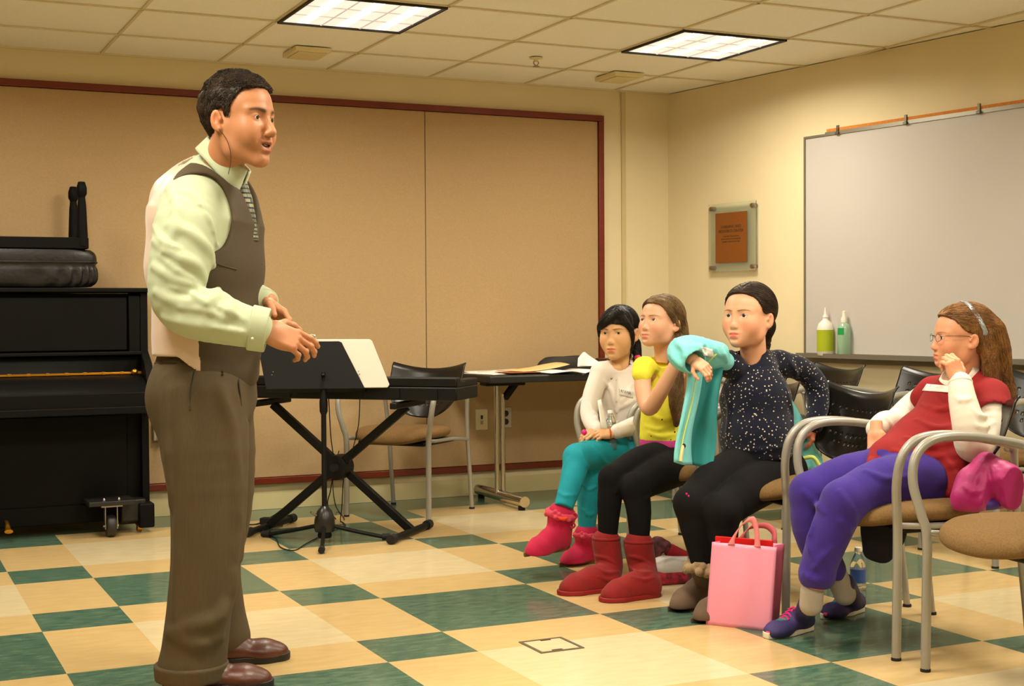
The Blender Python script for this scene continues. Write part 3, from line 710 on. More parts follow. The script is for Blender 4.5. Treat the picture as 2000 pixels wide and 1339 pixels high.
    def plane(s, p, n, k=.004):
        'keeps the side the normal points away from'
        n = nrm(n); p = np.array(p, float); X, Y, Z = s.pts((slice(None),)*3)
        D = ((X-p[0])*n[0]+(Y-p[1])*n[1]+(Z-p[2])*n[2]).astype(np.float32)
        h = np.maximum(k-np.abs(D-s.d), 0)/k; s.d = np.maximum(s.d, D)+h*h*k*.25; return s
    def disp(s, fn):
        X, Y, Z = s.pts((slice(None),)*3); s.d = (s.d+fn(X, Y, Z)).astype(np.float32); return s
    def snap(s, p, sink=0.):
        'moves a point onto the surface'
        p = np.array(p, float)
        for _ in range(5):
            g = (p-s.lo)/s.h; i = np.clip(np.round(g).astype(int), 1, s.n-2); d = float(s.d[tuple(i)])
            n = np.array([s.d[i[0]+1, i[1], i[2]]-s.d[i[0]-1, i[1], i[2]], s.d[i[0], i[1]+1, i[2]]-s.d[i[0], i[1]-1, i[2]], s.d[i[0], i[1], i[2]+1]-s.d[i[0], i[1], i[2]-1]], float); n = nrm(n)
            d += float((g-i)@n)*s.h; p = p-n*np.clip(d, -.03, .03)
        return p-n*sink
    def hit(s, p):
        'first surface point on the sight line through p, else the nearest surface'
        p = np.array(p, float); dr_ = nrm(p-CAM); L = float((p-CAM)@dr_); t = np.arange(L-.45, L+.45, s.h*.5); Q = CAM+t[:, None]*dr_
        g = np.round((Q-s.lo)/s.h).astype(int); ok = ((g >= 0) & (g < s.n)).all(1); g = np.clip(g, 0, s.n-1)
        d = np.where(ok, s.d[g[:, 0], g[:, 1], g[:, 2]], 1.); i = np.argmax(d < 0)
        return Q[i] if d[i] < 0 else s.snap(p)
    def line(s, pts, n=5, off=0.):
        return [s.hit(q)-nrm(q-CAM)*off for q in smooth_path(pts, n)]
    def ridge(s, pts, r, k=.012, sink=.35, n=4, op='u'):
        P = smooth_path(pts, n) if len(pts) > 2 else np.array(pts); m = len(P)
        P = np.array([s.hit(q)+nrm(q-CAM)*r*sink for q in P]); rr = r*(.25+.75*np.sin(np.linspace(.15, 2.99, m)))
        return s.chain(P, rr, k, op=op)
    def shell(s, fn_or_d): s.d = np.maximum(s.d, fn_or_d); return s
    def mesh(s):
        'surface nets'
        d = s.d.copy(); d[0], d[-1] = 1, 1; d[:, 0], d[:, -1] = 1, 1; d[:, :, 0], d[:, :, -1] = 1, 1
        ins = d < 0; n = np.array(d.shape)
        cnt = np.zeros(n-1, np.uint8)
        for i in (0, 1):
            for j in (0, 1):
                for k in (0, 1): cnt += ins[i:n[0]-1+i, j:n[1]-1+j, k:n[2]-1+k]
        act = (cnt > 0) & (cnt < 8); cells = np.argwhere(act)
        idx = np.full(n-1, -1, np.int32); idx[act] = np.arange(len(cells))
        acc = np.zeros((len(cells), 3)); w = np.zeros(len(cells)); c = cells.T
        co = [(i, j, k) for i in (0, 1) for j in (0, 1) for k in (0, 1)]
        for a in range(3):
            for o in co:
                if o[a]: continue
                p = list(o); p[a] = 1
                d0 = d[c[0]+o[0], c[1]+o[1], c[2]+o[2]]; d1 = d[c[0]+p[0], c[1]+p[1], c[2]+p[2]]
                m = (d0 < 0) != (d1 < 0); t = np.where(m, d0/(d0-d1+1e-12*(d0 == d1)), 0)
                q = np.zeros((len(cells), 3)); q[:] = o; q[:, a] += t
                acc += q*m[:, None]; w += m
        V = s.lo+s.h*(cells+acc/w[:, None]); F = []
        for a in range(3):
            b, e = (a+1) % 3, (a+2) % 3
            sa = [slice(1, -1)]*3; sa[a] = slice(0, -1); sb = [slice(1, -1)]*3; sb[a] = slice(1, None)
            A = ins[tuple(sa)]; B = ins[tuple(sb)]
            off = np.ones(3, int); off[a] = 0
            for flip, msk in ((0, A & ~B), (1, ~A & B)):
                e0 = np.argwhere(msk)+off
                if not len(e0): continue
                def g(db, de):
                    q = e0.copy(); q[:, b] += db; q[:, e] += de; return idx[q[:, 0], q[:, 1], q[:, 2]]
                Q = np.stack([g(-1, -1), g(0, -1), g(0, 0), g(-1, 0)], 1)
                F.append(Q[:, ::-1] if flip else Q)
        F = np.concatenate(F) if F else np.zeros((0, 4), int)
        return V, F[(F >= 0).all(1)]
def relax(V, F, it=1, f=.5):
    for _ in range(it):
        acc = np.zeros_like(V); w = np.zeros(len(V))
        for i in range(4):
            a = F[:, i]; b = F[:, (i+1) % 4]
            for c in range(3):
                acc[:, c] += np.bincount(a, V[b, c], len(V))+np.bincount(b, V[a, c], len(V))
            w += np.bincount(a, minlength=len(V))+np.bincount(b, minlength=len(V))
        V = V*(1-f)+f*acc/np.maximum(w, 1)[:, None]
    return V
def link_mesh(name, V, F, m, parent=None, cols=None, mi=None, origin=None):
    me = bpy.data.meshes.new(name)
    org = np.zeros(3) if origin is None else np.array(origin, float)
    V = (np.asarray(V)-org).astype(np.float32)
    if isinstance(F, np.ndarray) and F.shape[1] == 4:
        nf = len(F); me.vertices.add(len(V)); me.vertices.foreach_set('co', V.ravel())
        me.loops.add(nf*4); me.loops.foreach_set('vertex_index', F.astype(np.int32).ravel())
        me.polygons.add(nf); me.polygons.foreach_set('loop_start', (np.arange(nf)*4).astype(np.int32)); me.polygons.foreach_set('loop_total', np.full(nf, 4, np.int32))
        me.update(calc_edges=True)
    else: me.from_pydata(V.tolist(), [], [tuple(q) for q in F])
    for x in (m if isinstance(m, (list, tuple)) else [m]): me.materials.append(x)
    me.polygons.foreach_set('use_smooth', [True]*len(me.polygons))
    if mi is not None: me.polygons.foreach_set('material_index', np.asarray(mi, np.int32))
    if cols is not None:
        at_ = me.color_attributes.new('Col', 'FLOAT_COLOR', 'POINT')
        at_.data.foreach_set('color', np.c_[cols, np.ones(len(V))].astype(np.float32).ravel())
    me.validate(); me.update()
    o = bpy.data.objects.new(name, me); COL.objects.link(o)
    if parent is not None: o.parent = parent
    return o
class Fig:
    'a person: an Empty at the feet; meshes are given in world space and parented under it'
    def __init__(s, name, base, label, cat='person'):
        s.base = np.array([base[0], base[1], 0.]); s.e = empty(name, tuple(s.base), 0, label, cat); s.bV = []; s.bF = []; s.bC = []; s.n = 0
    def skin(s, V, F, C): s.bV.append(V); s.bF.append(F+s.n); s.bC.append(C); s.n += len(V)
    def part(s, name, V, F, m, cols=None, mi=None, parent=None): return link_mesh(name, V, F, m, parent or s.e, cols, mi, s.base)
    def finish(s, m): return link_mesh('body', np.concatenate(s.bV), np.concatenate(s.bF), m, s.e, np.concatenate(s.bC), None, s.base)
def basis(fwd, up=(0, 0, 1)):
    'rows: right, forward, up for a head or trunk'
    f = nrm(fwd); r = nrm(np.cross(f, up)); u = np.cross(r, f); return np.array([r, f, u])
def gauss(V, c, r): return np.exp(-(((V-np.array(c))/np.array(r))**2).sum(1))
SKIN = lambda *c: np.array(lin(c))

def make_head(fig, pos, fwd, up=(0, 0, 1), scale=1., skin=(222, 168, 130), lip=(196, 98, 84), child=1., brow=(70, 48, 34), iris=(70, 46, 28), cheek=.25, fl=1., fu=1., fb=1., lips=1.,
              jaw=1., stubble=0., mouth_open=0., mw=1., smile=0., h=.0024, neck=None, look=(0, 0), nose=1., eye=1., face_w=1., browt=1., asym=0.):
    '''head in its own frame: x right, y forward, z up, origin between the ears; adult height .235 chin to crown'''
    B = basis(fwd, up); c = child
    f = Field((-.098, -.125, -.155), (.098, .135, .140), h)
    fw = face_w
    f.ell((0, -.016, .038), (.0745, .094, .088), .01)                               # skull
    f.ell((0, .030, .028), (.064*fw, .062, .070), .03)                              # forehead
    f.ell((0, .028, -.035), (.0570*fw, .060, .055), .03)                            # face
    jw = (.044-.004*c)*jaw*fw
    for s in (-1, 1):
        f.cone((s*(.055-.003*c)*fw, -.004, -.028), (s*jw, .012, -.070+.012*c), .018-.002*c, .015, .035)
        f.cone((s*jw, .012, -.072+.010*c), (s*.012, .062, -.094+.012*c), .015, .013, .03)
        f.ell((s*(.038-.002*c)*fw, .058, -.030), (.024, .023+.002*c, .024+.004*c), .03)            # cheek
        f.cone((s*.012, .085-.003*c, .019), (s*.046, .068-.002*c, .018), .0085, .008, .016)      # brow ridge
    f.cone((-.006, .076, -.094+.012*c), (.006, .076, -.094+.012*c), .014, .014, .014)              # chin
    f.ell((0, .064, -.060), (.030, .028, .024), .02)                                # muzzle
    for s in (-1, 1):
        f.ell((s*.0315, .102+.002*c, -.0005), (.0185, .020, .0125+.001*c), .012, 's')             # eye socket
        f.ell((s*.0315, .0715, .0), (.0150*eye, .0150, .0138*eye), .004)            # lids round the ball
        f.ell((s*.0315, .0865, -.0010), (.0118*eye, .006, (.0042+.0008*c)*eye), .0015, 's')   # lid opening
    nl = nose
    f.cone((0, .084, .008), (0, .097+.008*nl-.006*c, -.028), .0072, .0085, .012)
    f.ell((0, .100+.009*nl-.007*c, -.034), (.0100, .0095, .0085), .009)
    for s in (-1, 1):
        f.ell((s*(.0110-.001*c), .096+.004*nl-.005*c, -.0375), (.0068-.001*c, .0080, .0065-.001*c), .006)
        f.ell((s*.0062, .103+.004*nl-.006*c, -.0445), (.0030, .0042, .0030), .002, 's')
    mo = mouth_open
    mz = -.0625
    lp = lips
    f.ell((0, .0905, mz+.0052+.002*mo), (.0205, .0075*lp, .0050*lp), .005)
    for s in (-1, 1): f.ell((s*.0065, .0930, mz+.0058+.002*mo), (.0080, .0060*lp, .0042*lp), .004)
    f.ell((0, .0905, mz-.0062-.008*mo), (.0165, .0080*lp, .0058*lp), .006)
    mx_ = .0205*mw; mc = lambda t, dy=0.: (mx_*t, .0985-.013*t*t+dy, mz-.0002-.002*mo+smile*t*t)
    f.chain([mc(t) for t in (-1, -.8, -.4, 0, .4, .8, 1)], [.0012, .0014+.002*mo, .0018+.005*mo, .0018+.0062*mo, .0018+.005*mo, .0014+.002*mo, .0012], .0015, op='s')
    if mo: f.chain([mc(t, -.008) for t in (-.8, -.4, 0, .4, .8)], [.002, .0045*mo, .006*mo, .0045*mo, .002], .002, op='s')
    if smile:
        for s in (-1, 1): f.cone((s*.026*mw, .084, mz+.008), (s*.019, .088, mz+.030), .0035, .003, .010, 's'); f.ell((s*.036, .070, mz+.018), (.014, .012, .016), .02)
    f.ell((0, .092, mz-.0165-.008*mo), (.014, .004, .004), .006, 's')
    for s in (-1, 1):                                                               # ears
        er = basis((s*.25, 1, 0))
        f.ell((s*.0795, -.013, -.006), (.0060, .0160, .0255), .004, rot=np.array([[1, s*.35, 0], [-s*.35, 1, 0], [0, 0, 1]]))
        f.ell((s*.0875, -.009, -.003), (.0085, .0088, .0150), .003, 's', rot=np.array([[1, s*.35, 0], [-s*.35, 1, 0], [0, 0, 1]]))
        f.ell((s*.0785, .0015, -.006), (.0050, .0040, .0060), .003)
        f.ell((s*.0770, -.005, -.028), (.0055, .0080, .0075), .006)
    if neck is not None:
        nb = B@(np.array(neck)-pos)/scale
        f.cone((0, -.026, -.045), nb, .050*(.90 if c else 1.04), .052*(.92 if c else 1.0), .018)
    V, F = f.mesh(); V = relax(V, F, 1, .35)
    base = SKIN(*skin); col = np.tile(base, (len(V), 1))
    def mixc(w, c2): nonlocal col; w = np.clip(w, 0, 1)[:, None]; col = col*(1-w)+np.array(c2)*w
    L = SKIN(*lip)
    mixc(1.8*gauss(V, (0, .095, mz+.0040+.002*mo), (.0160, .02, .0036)), L); mixc(1.8*gauss(V, (0, .095, mz-.0052-.008*mo), (.0140, .02, .0042)), L)
    if mo:
        for t in (-.7, -.35, 0, .35, .7): mixc(2.5*gauss(V, mc(t, -.014), (.006, .0070, .0055*mo*(1-.5*abs(t)))), (.05, .012, .01))
    for s in (-1, 1):
        mixc(cheek*gauss(V, (s*.040, .065, -.030), (.020, .03, .020)), base*np.array([1.0, .62, .58]))
        for t in np.linspace(0, 1, 9):
            bx = s*(.0145+.036*t); bz = .0160+.0055*math.sin(t*2.4)-.002*t
            mixc(.95*gauss(V, (bx, .088-.020*t*t, bz), (.0050, .02, .0026*browt*(1.15-.5*t))), SKIN(*brow))
        # lash line
        for t in np.linspace(-1, 1, 9): mixc(.55*gauss(V, (s*.0315+t*.0115, .088, .0050*(1-t*t)*eye-.0004), (.0024, .014, .0012)), SKIN(30, 20, 16))
        mixc(.5*gauss(V, (s*.0062, .100, -.0445), (.0035, .006, .003)), base*.25)
        mixc(.5*gauss(V, (s*.0820, -.006, -.006), (.009, .014, .022)), base*np.array([.95, .55, .5]))
    if stubble:
        w = stubble*np.clip(gauss(V, (0, .07, -.075), (.055, .05, .030))+gauss(V, (.05, .01, -.055), (.02, .05, .035))+gauss(V, (-.05, .01, -.055), (.02, .05, .035)), 0, 1)
        w *= (1-np.clip(1.5*gauss(V, (0, .095, mz), (.018, .03, .008)), 0, 1)); mixc(w, base*np.array([.62, .60, .62]))
    def T(v):
        v = np.array(v, float); a = v.reshape(-1, 3)
        a[:, 2] = np.where(a[:, 2] < 0, a[:, 2]*fl, a[:, 2]*fu); a[:, 1] = np.where(a[:, 1] < 0, a[:, 1]*fb, a[:, 1])
        return ((a*scale)@B+pos).reshape(v.shape)
    fig.skin(T(V), F, col)
    # eyes
    ew = mat('eye_white', (232, 226, 218), .15, spec=.6); ei = mat('iris_%d_%d' % (iris[0], iris[1]), iris, .12, spec=.7); ep = mat('pupil', (6, 5, 5), .08, spec=.8)
    for s in (-1, 1):
        mb = MB(); g = nrm(np.array([look[0]*.8, 1, look[1]*.8])); c0 = np.array([s*.0315, .0728, -.0004]); rb = .0128*eye
        rot = basis(g).T       # columns right, forward, up
        def cap(a0, a1, r_, mi):
            na = 14; nb_ = 4; VV = []
            for i in range(nb_+1):
                th = a0+(a1-a0)*i/nb_
                for j in range(na):
                    ph = 2*math.pi*j/na; VV.append(c0+rot@(np.array([math.sin(th)*math.cos(ph), math.cos(th), math.sin(th)*math.sin(ph)])*r_))
            mb.add(VV, [(i*na+j, i*na+(j+1) % na, (i+1)*na+(j+1) % na, (i+1)*na+j) for i in range(nb_) for j in range(na)], mi)
        cap(.42, 2.6, rb, 0); cap(.18, .48+.02*c, rb*1.004, 1); cap(.002, .20, rb*1.008, 2)
        v = np.concatenate(mb.v); mb.v = [T(v)-fig.base]
        mb.build('eye', [ew, ei, ep], fig.e, angle=180)
    if mo:
        mb = MB().grid(lambda u, v: T((math.sin((u-.5)*1.6)*.019*mw, .0735+.0135*math.cos((u-.5)*1.6), mz+.0050+smile*(2*u-1)**2-.0056*v*(.6+.4*mo)))-fig.base, 10, 2)
        mb.build('teeth', mat('teeth', (236, 228, 210), .3), fig.e)
    return T, B

def make_hand(fig, wrist, fdir, back, side, L=.19, curl=(.3, .35, .4, .45), thumb=.3, spread=.1, skin=(222, 168, 130), h=.0022, wr=None, thumb_in=.5, finger_r=1.):
    '''hand from the wrist along fdir, back = direction the back of the hand faces; side +1: thumb on the +x of (fdir x back)'''
    f_ = nrm(fdir); b_ = nrm(np.array(back)-f_*(np.array(back)@f_)); x_ = np.cross(f_, b_)*side
    Bm = np.array([x_, f_, b_]); s = L/.19
    F_ = Field((-.085, -.05, -.10), (.095, .21, .05), h/s)
    F_.box((0, .048, -.002), (.036, .044, .0125), .01, rr=.012)
    F_.ell((.022, .035, -.012), (.018, .030, .014), .012); F_.ell((-.024, .040, -.010), (.014, .034, .012), .012)
    w = wr or .027
    F_.cone((0, -.04, -.001), (0, .012, -.001), w, w*.98, .015, flat=((0, 0, 1), .72))
    roots = [(.028, .088), (.0095, .093), (-.0095, .090), (-.028, .082)]; lens = [(.040, .024, .020), (.045, .028, .021), (.041, .026, .021), (.032, .020, .018)]; rr = [.0092, .0094, .0090, .0080]
    for i in range(4):
        p = np.array([roots[i][0], roots[i][1]-.006, -.001]); a = 0.; sp = spread*(1.5-i)*.35
        for j, l in enumerate(lens[i]):
            a += curl[i]*(1.0, 1.25, .75)[j]
            d = np.array([math.sin(sp)*math.cos(a), math.cos(a)*math.cos(sp), -math.sin(a)]); q = p+d*l
            r0 = rr[i]*finger_r*(1, .95, .88)[j]; r1 = rr[i]*finger_r*(.93, .87, .74)[j]
            F_.cone(p, q, r0, r1, .004); F_.ell(p, np.ones(3)*r0*1.04, .004); p = q
    p = np.array([.026, .016, -.008]); dirs = [(.72, .62, -.35*thumb_in), (.45-.5*thumb, .86, -.25-.5*thumb), (.25-.7*thumb, .90, -.2-.6*thumb)]
    for j, l in enumerate((.040, .030, .024)):
        d = nrm(dirs[j]); q = p+d*l; F_.cone(p, q, (.0145, .0112, .0102)[j], (.0115, .0102, .0082)[j], .007); p = q
    V, F = F_.mesh(); V = relax(V, F, 1, .3)
    base = SKIN(*skin); col = np.tile(base, (len(V), 1))
    kn = sum(gauss(V, (x, y, .008), (.008, .008, .010)) for x, y in roots)
    col = col*(1-.25*np.clip(kn, 0, 1)[:, None])+base*np.array([1, .6, .55])*.25*np.clip(kn, 0, 1)[:, None]
    fig.skin((V*s)@Bm+np.array(wrist), F, col)
    return Bm
def limb(fig, pts, rad, skin, h=.005, k=.02, n=4):
    P = np.array(pts); m = max(rad)+.02; f = Field(P.min(0)-m, P.max(0)+m, h); f.chain(pts, rad, k, n=n); V, F = f.mesh()
    fig.skin(V, F, np.tile(SKIN(*skin), (len(V), 1)))
def field_for(pts, m, h): P = np.array(pts, float); return Field(P.min(0)-m, P.max(0)+m, h)
def seg_frame(a, b): return nrm(np.array(b)-np.array(a))
def folds(f, a, b, r, n, amp, seed=0, axis_bias=None, w=.010, span=(.1, .9), arc=1.9):
    'soft ridges that wind part of the way round a limb'
    a = np.array(a, float); b = np.array(b, float); t = nrm(b-a); u = nrm(np.cross(t, (0.3, .2, 1))); v = np.cross(t, u); rs = np.random.RandomState(seed)
    for i in range(n):
        s0 = span[0]+(span[1]-span[0])*(i+.5+.5*(rs.rand()-.5))/n; ph = rs.rand()*6.28; sl = (rs.rand()-.5)*.30
        P = []
        for q in np.linspace(-.5, .5, 7):
            an = ph+q*arc; c_ = a+(b-a)*np.clip(s0+sl*q, 0, 1); rad = (r if not callable(r) else r(s0+sl*q))
            P.append(c_+(u*math.cos(an)+v*math.sin(an))*(rad+amp*.2))
        f.chain(P, [w*.3, w*.8, w, w*.8, w*.3], w*1.4)
    return f
def hair_strands(name, paths, r, m, fig, seg=5, parent=None, taper=.35):
    mb = MB()
    for P in paths: mb.tube([np.array(p)-fig.base for p in P], [r, r, r*.9, r*taper], seg=seg, n=5)
    return mb.build(name, m, parent or fig.e, angle=180)
def hair_mat(name, c, c2, spec=.3, rough=.5, st=(1, 1, 1)): return mat(name, c, rough, c2=c2, vs=22, stretch=st, bump=.8, bs=160, spec=spec)

def hair_cap(fig, T, m, line, grow=(.080, .100, .096), c=(0, -.018, .040), extra=None, h=.0026, amp=0., disp=None, name='hair', part_x=None, lumps=None, it=1, skull=True):
    'hair over the skull, kept above the hairline z = line(y) ; extra(f) adds locks in head space'
    f = Field((-.13, -.19, -.40 if extra else -.14), (.13, .14, .17), h)
    f.ell(c, grow, .01); f.ell((0, .032, .040), (grow[0]-.010, grow[1]-.036, grow[2]-.022), .02)
    if disp is not None: f.disp(disp)
    X, Y, Z = f.pts((slice(None),)*3)
    ly, lz = zip(*line); zl = np.interp(Y, ly, lz)
    f.shell((zl-Z+0*X).astype(np.float32)*.8)
    if part_x is not None: f.cone((part_x, .10, .10), (part_x*.6, -.03, .146), .004, .003, .004, 's')
    if extra: extra(f)
    V, F = f.mesh(); V = relax(V, F, it, .4)
    return fig.part(name, T(V), F, m), V, F
def shoe(fig, heel, toe, L, m, name='shoe', wr_=(), H=.075, W=.052, sole=.018, shaft=None, up=(0, 0, 1), ms=None, h=.003, moc=False, parent=None, tall=1., rim=0.):
    '''shoe or boot: heel and toe points on the ground line; shaft = list of (point, radius) up the leg'''
    heel = np.array(heel, float); f_ = nrm(np.array(toe, float)-heel); r_ = nrm(np.cross(f_, up)); u_ = np.cross(r_, f_); B = np.array([r_, f_, u_]); S_ = L/.28
    P = lambda x, y, z: heel+(np.array([x, y, z])*S_)@B
    pts_ = [P(-.08, -.03, -.02), P(.08, .32, .14)]+([s_[0] for s_ in shaft] if shaft else [])
    f = field_for(pts_, .07, h)
    w = W/S_
    f.cone(P(0, .042, .038), P(0, .12, .040), w*.80*S_, w*.86*S_, .02, flat=(u_, .72*tall))
    f.cone(P(0, .12, .036), P(0, .205, .028), w*.86*S_, w*1.0*S_, .02, flat=(u_, .66*tall))
    f.cone(P(0, .205, .026), P(0, .238, .022), w*1.0*S_, w*.80*S_, .02, flat=(u_, .62*tall))
    f.cone(P(0, .045, .05), P(0, .13, H/S_*.75), w*.66*S_, w*.62*S_, .025)
    if tall > 1: f.cone(P(0, .085, .075), P(0, .190, .045), w*.74*S_, w*.70*S_, .03)
    if shaft:
        pr = [s_[0] for s_ in shaft]; rr = [s_[1] for s_ in shaft]
        f.chain([P(0, .050, .045)]+pr, [rr[0]*.92]+rr, .022, n=3)
    else: f.ell(P(0, .045, H/S_), (w*.62*S_,)*3, .02)
    f.plane(P(0, 0, .004 if tall <= 1 else (sole-.004)/S_), -u_, .003)
    if moc:
        f.chain([P(-w*.62, .12, .058), P(-w*.66, .19, .046), P(-w*.40, .245, .036), P(0, .262, .034), P(w*.40, .245, .036), P(w*.66, .19, .046), P(w*.62, .12, .058)], [.0025]*7, .004, n=4)
        f.cone(P(-w*.55, .115, .066), P(w*.55, .115, .066), .004, .004, .006)
    for q in wr_: f.ridge([at(*z) for z in q], .006, .009, .1)
    V, F = f.mesh(); V = relax(V, F, 1, .35)
    o = fig.part(name, V, F, m, parent=parent)
    g = field_for([P(-.08, -.03, -.02), P(.08, .32, .06)], .02, h)
    for a, b, ra, rb in (((0, .042), (0, .12), .86, .88), ((0, .12), (0, .205), .88, 1.06), ((0, .205), (0, .240), 1.06, .86)):
        g.cone(P(a[0], a[1], .010), P(b[0], b[1], .010), w*ra*S_+rim, w*rb*S_+rim, .01, flat=(u_, 4))
    g.plane(P(0, 0, sole/S_), u_, .003); g.plane(P(0, 0, .0), -u_, .003)
    V, F = g.mesh(); fig.part('sole', V, F, ms or m, parent=o)
    return o, P

def vnormals(V, F):
    n = np.cross(V[F[:, 2]]-V[F[:, 0]], V[F[:, 3]]-V[F[:, 1]]); N = np.zeros_like(V)
    for i in range(4):
        for c in range(3): N[:, c] += np.bincount(F[:, i], n[:, c], len(V))
    return N/(np.linalg.norm(N, axis=1)[:, None]+1e-9)
def fur(fig, name, V, F, T, m, n, comb, L, r, lift=.25, wave=.0, freq=3., seed=0, keep=None, steps=7, parent=None, jit=.25, spiral=0.):
    'many fine locks laid along a hair cap given in head space; comb(p) is the direction the hair lies'
    rs = np.random.RandomState(seed); N = vnormals(V, F); ids = rs.permutation(len(V)); mb_v = []; mb_f = []; cnt = 0; base = 0; seg = 4
    from mathutils.kdtree import KDTree
    kd = KDTree(len(V))
    for i, v in enumerate(V): kd.insert(v, i)
    kd.balance(); ang = np.arange(seg)*2*math.pi/seg
    for i in ids:
        if cnt >= n: break
        p = V[i].copy()
        if keep is not None and not keep(p): continue
        cnt += 1; P = [p.copy()]; l_ = (L(p) if callable(L) else L)*rs.uniform(.7, 1.2); st = l_/steps; j = rs.normal(0, jit, 3); ph = rs.rand()*6.28
        wv = wave(p) if callable(wave) else wave
        for k in range(steps):
            _, q, _ = kd.find(p); nn = N[q]; d = np.array(comb(p))+j; d = d-nn*(d@nn); d = nrm(d); sd = np.cross(nn, d)
            lf = lift*(k+1)/steps
            p = p+st*d
            _, q, dist = kd.find(p); sp_ = V[q]; nn = N[q]
            base_p = p-nn*((p-sp_)@nn)
            p = base_p+nn*(.0008+lf*l_*.35)
            P.append(p+sd*wv*math.sin(ph+freq*k)+nn*wv*.7*(1+math.cos(ph+freq*k)))
        P = T(np.array(P))-fig.base; Tn = np.gradient(P, axis=0); Tn /= np.linalg.norm(Tn, axis=1)[:, None]+1e-9
        u = np.cross(Tn, (0.13, .2, .97)); u /= np.linalg.norm(u, axis=1)[:, None]+1e-9; w = np.cross(Tn, u); rr = r*np.linspace(1, .3, len(P))**.6
        ring = P[:, None, :]+rr[:, None, None]*(np.cos(ang)[None, :, None]*u[:, None, :]+np.sin(ang)[None, :, None]*w[:, None, :])
        mb_v.append(ring.reshape(-1, 3)); m_ = len(P)
        a = np.arange(m_-1)[:, None]*seg+np.arange(seg)[None]; b = np.arange(m_-1)[:, None]*seg+(np.arange(seg)[None]+1) % seg
        mb_f.append(np.stack([a, b, b+seg, a+seg], -1).reshape(-1, 4)+base); base += m_*seg
    return link_mesh(name, np.concatenate(mb_v), np.concatenate(mb_f), m, parent or fig.e, origin=(0, 0, 0))

def garment(fig, name, m, pts, mar, h, fn, it=1, parent=None, matfn=None, keepf=False):
    f = field_for(pts, mar, h); fn(f); V, F = f.mesh(); V = relax(V, F, it, .4)
    o = fig.part(name, V, F, m, mi=(matfn(V[F].mean(1)) if matfn else None), parent=parent)
    return (o, f) if keepf else o
# ------------------------------------------------------------------ the man in shirt, vest and tie
Mskin = mat('skin', (255, 255, 255), .48, attr='Col', sss=.12, var=.03, vs=60, spec=.4, bump=.06, bs=500)
Mshirt = mat('pale_shirt', (178, 187, 154), .75, bump=.12, bs=900, sheen=.1)
Mvest = mat('brown_vest', (70, 57, 36), .75, var=.10, vs=300, bump=.2, bs=800)
Msatin = mat('satin_back', (214, 188, 168), .32, spec=.6, sheen=.3)
Mtrou = mat('brown_trousers', (82, 67, 40), .85, c2=(74, 60, 36), vs=30, stretch=(14, 14, .25), bump=.25, bs=600)
Mlea = mat('brown_leather', (80, 35, 16), .38, var=.25, vs=14, spec=.6, bump=.1, bs=200)
Msole = mat('black_sole', (20, 18, 17), .5)
RT = np.array([.904, -.427, 0.]); FW = np.array([.427, .904, 0.]); UP = np.array([0, 0, 1.])
man_skin = (188, 128, 88)
mf = Fig('person', at(400, 1310, 4.12), 'person in brown vest, pale green shirt and patterned tie, standing and talking', 'person')
BA = R(20); bf = RT*math.cos(BA)-FW*math.sin(BA); bl = nrm(np.cross(bf, UP))        # forward and right (near) side of the trunk
tc = lambda px, py, d=4.12: at(px, py, d)
def trunk(f, g=0., low=True, k=.05):
    fl = (bl, 1.42)
    f.cone(tc(410, 385), tc(404, 425), .088+g, .126+g, k, flat=(bl, 1.50))
    f.cone(tc(404, 420), tc(402, 520), .126+g, .134+g, k, flat=(bl, 1.42))
    f.cone(tc(402, 520), tc(408, 640), .134+g, .126+g, k, flat=(bl, 1.30))
    f.cone(tc(399, 326, 4.14), tc(350, 388, 4.12), .040+g, .070+g, .045)
    if low: f.cone(tc(408, 640), tc(403, 720), .126+g, .134+g, k, flat=(bl, 1.25))
    for s, px, d in ((1, 374, 3.975), (-1, 440, 4.265)): f.cone(tc(410, 352), tc(px, 384, d), .044+g, .057+g, .05)
nearS, nearE, nearW = tc(364, 395, 3.955), tc(336, 590, 3.87), tc(512, 643, 3.86)
farS, farE, farW = tc(446, 395, 4.29), tc(452, 585, 4.34), tc(522, 588, 4.16)
# shirt with sleeves
f = field_for([tc(300, 300, 3.8), tc(540, 760, 3.8), tc(540, 300, 4.45), tc(300, 760, 4.45)], .05, .0052)
trunk(f)
f.chain([tc(368, 400, 3.955), tc(362, 445, 3.92), tc(352, 510, 3.89), tc(345, 570, 3.88), tc(366, 604, 3.875), tc(410, 617, 3.865), tc(460, 632, 3.86), tc(494, 640, 3.86)], [.076, .088, .086, .078, .074, .074, .062, .056], .03, n=3)
f.chain([farS, tc(450, 490, 4.33), farE, tc(490, 590, 4.26), tc(512, 588, 4.17)], [.075, .075, .065, .055, .045], .03, n=2)
# big drapes of the near sleeve
rs = np.random.RandomState(5)
def fold(p, r, k=.020): f.ridge([tc(*q) for q in p], r*.85, k, .25)
fold([(300, 470, 3.815), (345, 500, 3.775), (385, 520, 3.78), (400, 548, 3.80)], .015)
fold([(300, 520, 3.82), (340, 545, 3.775), (380, 560, 3.775), (425, 585, 3.795)], .013)
fold([(305, 570, 3.82), (345, 590, 3.775), (395, 590, 3.772), (450, 606, 3.795)], .013)
fold([(330, 440, 3.80), (370, 455, 3.785), (408, 490, 3.80), (418, 530, 3.83)], .014)
fold([(322, 622, 3.83), (365, 632, 3.785), (420, 640, 3.785), (470, 650, 3.81)], .011)
fold([(330, 365, 3.87), (345, 400, 3.80), (340, 450, 3.79), (322, 490, 3.80)], .014)
fold([(408, 548, 3.83), (425, 562, 3.79), (420, 580, 3.785), (400, 592, 3.785)], .012)
fold([(440, 575, 3.82), (452, 590, 3.79), (448, 610, 3.79), (434, 625, 3.79)], .010)
